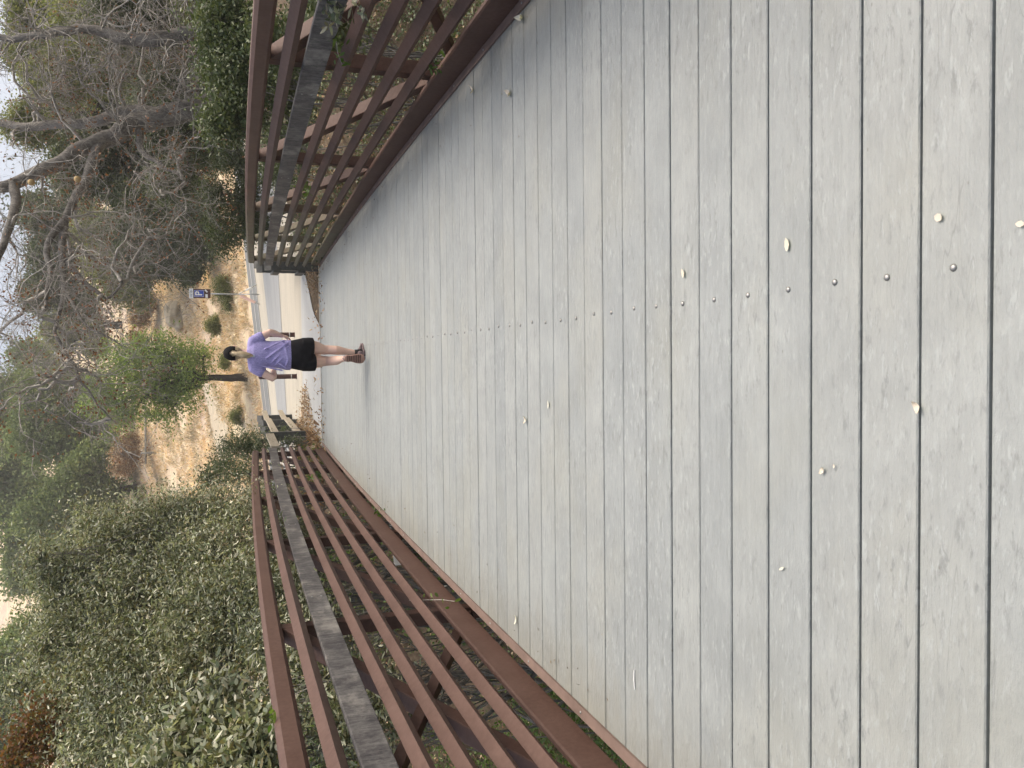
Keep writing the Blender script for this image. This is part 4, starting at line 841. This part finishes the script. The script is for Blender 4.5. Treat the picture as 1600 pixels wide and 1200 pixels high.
# --- shorts
mb = MB()
loft(mb, [(*L_(446, 554, .0), .150, .110), (*L_(455, 554, -.006), .160, .122), (*L_(466, 554, -.008), .176, .128), (*L_(474, 554, -.004), .176, .122), (*L_(480, 554, 0), .165, .112)], 28)
loft(mb, [(*L_(468, 541, 0), .095, .115), (*L_(479, 541, .006), .099, .110), (*L_(486, 541, .012), .098, .106)], 22)
loft(mb, [(*L_(468, 567, 0), .095, .115), (*L_(480, 567, .006), .098, .110), (*L_(488.5, 567, .015), .095, .104)], 22)
fuse(mb, 'shorts', M['short'], per, .0062, 2)
# --- hair: cap dome keeps it; gathered tail hanging down the back
mb = MB()
loft(mb, [(*L_(376, 551, .0), .030, .02), (*L_(371, 551, .01), .060, .055), (*L_(365, 551, .025), .072, .085), (*L_(360, 551, .03), .074, .09)])
capsule(mb, [L_(361, 550, -.045), L_(363.5, 551, -.065), L_(369, 552, -.075), L_(377, 554, -.085), L_(384, 554.5, -.088), L_(391, 554.5, -.098)], [.016, .018, .026, .032, .026, .008], 14)
for i in range(9):
    q = random.uniform(-1, 1); capsule(mb, [L_(363.5, 551+q, -.07), L_(374, 552.5+q*4.2, -.102+abs(q)*.02), L_(383, 554.5+q*4.5, -.108+abs(q)*.02), L_(390+random.uniform(-3, 3), 555+q*3.4, -.105)], [.007, .009, .008, .003], 6)
fuse(mb, 'hair', M['hair'], per, .0042, 1)
# --- cap with its back opening and a brim in front
mb = MB(); c0 = L_(360, 551, .035)
bm = bmesh.new(); bmesh.ops.create_uvsphere(bm, u_segments=40, v_segments=24, radius=1)
hole = Vector((0, -1, -.18)).normalized()
bmesh.ops.delete(bm, geom=[v for v in bm.verts if v.co.z < -.42+.10*v.co.y or v.co.normalized().dot(hole) > .945], context='VERTS')
for v in bm.verts: v.co = Vector((v.co.x*.078, v.co.y*.098, v.co.z*.090))+c0
g_ = bmesh.ops.solidify(bm, geom=bm.faces[:], thickness=.004); me_ = bpy.data.meshes.new('cap'); bm.to_mesh(me_); bm.free(); me_.materials.append(M['cap']); me_.polygons.foreach_set('use_smooth', [True]*len(me_.polygons)); cp = bpy.data.objects.new('cap', me_); COL.objects.link(cp); cp.parent = per
mb = MB(); V = []; F = []
for i in range(13):
    a = math.pi*(i/12); V += [c0+Vector((math.cos(a)*.07, .055+math.sin(a)*.03, -.030)), c0+Vector((math.cos(a)*.072, .06+math.sin(a)*.105, -.040-.012*abs(math.cos(a)))), c0+Vector((math.cos(a)*.072, .06+math.sin(a)*.105, -.036-.012*abs(math.cos(a)))), c0+Vector((math.cos(a)*.07, .055+math.sin(a)*.03, -.026))]
F = [(i*4+k_, i*4+(k_+1) % 4, (i+1)*4+(k_+1) % 4, (i+1)*4+k_) for i in range(12) for k_ in range(4)]; mb.add(V, F); mb.build('brim', M['cap'], cp, True)
mb = MB(); mb.tube([c0+Vector((.03, -.088, -.042)), c0+Vector((0, -.101, -.046)), c0+Vector((-.03, -.088, -.042))], [.007, .007, .007], 8); mb.build('cap_strap', M['cap'], cp, True)
# collar label
mb = MB(); mb.box(L_(392.5, 555.5, -.0835), (.030, .003, .030), Matrix.Rotation(R(10), 3, 'X')); mb.build('collar_label', M['label'], sh)
# --- shoes and socks
def shoe(ank, toe, name, up, solem='sole'):
    """ank: ankle point, toe: toe tip, up: direction away from the sole"""
    up = up.normalized(); d = (toe-ank); d = (d-up*d.dot(up)).normalized(); side = d.cross(up); h0 = ank-up*.062; root = bpy.data.objects.new(name, None); COL.objects.link(root); root.parent = per; mb = MB()
    def prof(u): return .034+.010*math.sin(math.pi*min(1, max(0, (u-.35)/.65)))-.004*math.sin(math.pi*u*2)
    rings = []
    for i in range(13):
        u = i/12; c = h0+d*(-.055+u*.235); w_ = prof(u)*(math.sqrt(max(0, 1-((abs(u-.5)-.38)/.12)**2)) if abs(u-.5) > .38 else 1)+.002; rings.append((c, w_, u))
    def slab(z0, z1, grow, nm, mt):
        V = []; n_ = 12
        for c, w_, u in rings:
            top_ = z1(u) if callable(z1) else z1
            for k_ in range(n_):
                a = 2*math.pi*k_/n_; V.append(c+side*((w_+grow)*math.copysign(abs(math.cos(a))**.7, math.cos(a)))+up*(z0+(top_-z0)*(.5+.5*math.copysign(abs(math.sin(a))**.7, math.sin(a)))))
        m2 = MB(); m2.add(V, [(i*n_+k_, i*n_+(k_+1) % n_, (i+1)*n_+(k_+1) % n_, (i+1)*n_+k_) for i in range(12) for k_ in range(n_)]+[tuple(reversed(range(n_))), tuple(range(12*n_, 13*n_))]); return m2.build(nm, mt, root, True)
    slab(.014, lambda u: .078-.045*sst(.25, .8, u)-.01*sst(.9, 1, u), 0, 'upper', M['shoe']); so_ = slab(-.006, .018, .003, 'sole', M[solem])
    m2 = MB()
    for i in range(8): c, w_, u = rings[2+i]; m2.box(c-up*.007, (w_*1.7, .008, .005), Matrix((side, d, up)).transposed())
    m2.build('tread', M['treads'], so_)
    m2 = MB(); m2.tube([ank-up*.03, ank+up*.01, ank+up*.045], [.040, .036, .034], 14); m2.build('sock', M['sock'], root, True); return root
shoe(Ra+Vector((0, 0, -.032)), Ra+Vector((.085, .17, -.09)), 'shoe', Vector((0, 0, 1)), 'shoe')
shoe(La+Vector((0, .02, -.01)), La+Vector((-.008, -.005, -.22)), 'shoe', Vector((.02, .97, .18)))

# ------------------------------------------------------------------ haze in the air
hb = MB(); hb.box((0, 130, 43), (500, 420, 106)); hz = newobj('haze', hb.v, hb.f); hz['kind'] = 'stuff'; hz.hide_select = False
hm = bpy.data.materials.new('hazy_air'); hm.use_nodes = True; ht = hm.node_tree; ht.nodes.remove(ht.nodes['Principled BSDF']); pv = ht.nodes.new('ShaderNodeVolumePrincipled')
pv.inputs['Color'].default_value = (1, .985, .95, 1); pv.inputs['Density'].default_value = .0011; pv.inputs['Anisotropy'].default_value = .3; ht.links.new(pv.outputs[0], ht.nodes['Material Output'].inputs['Volume']); hz.data.materials.append(hm)
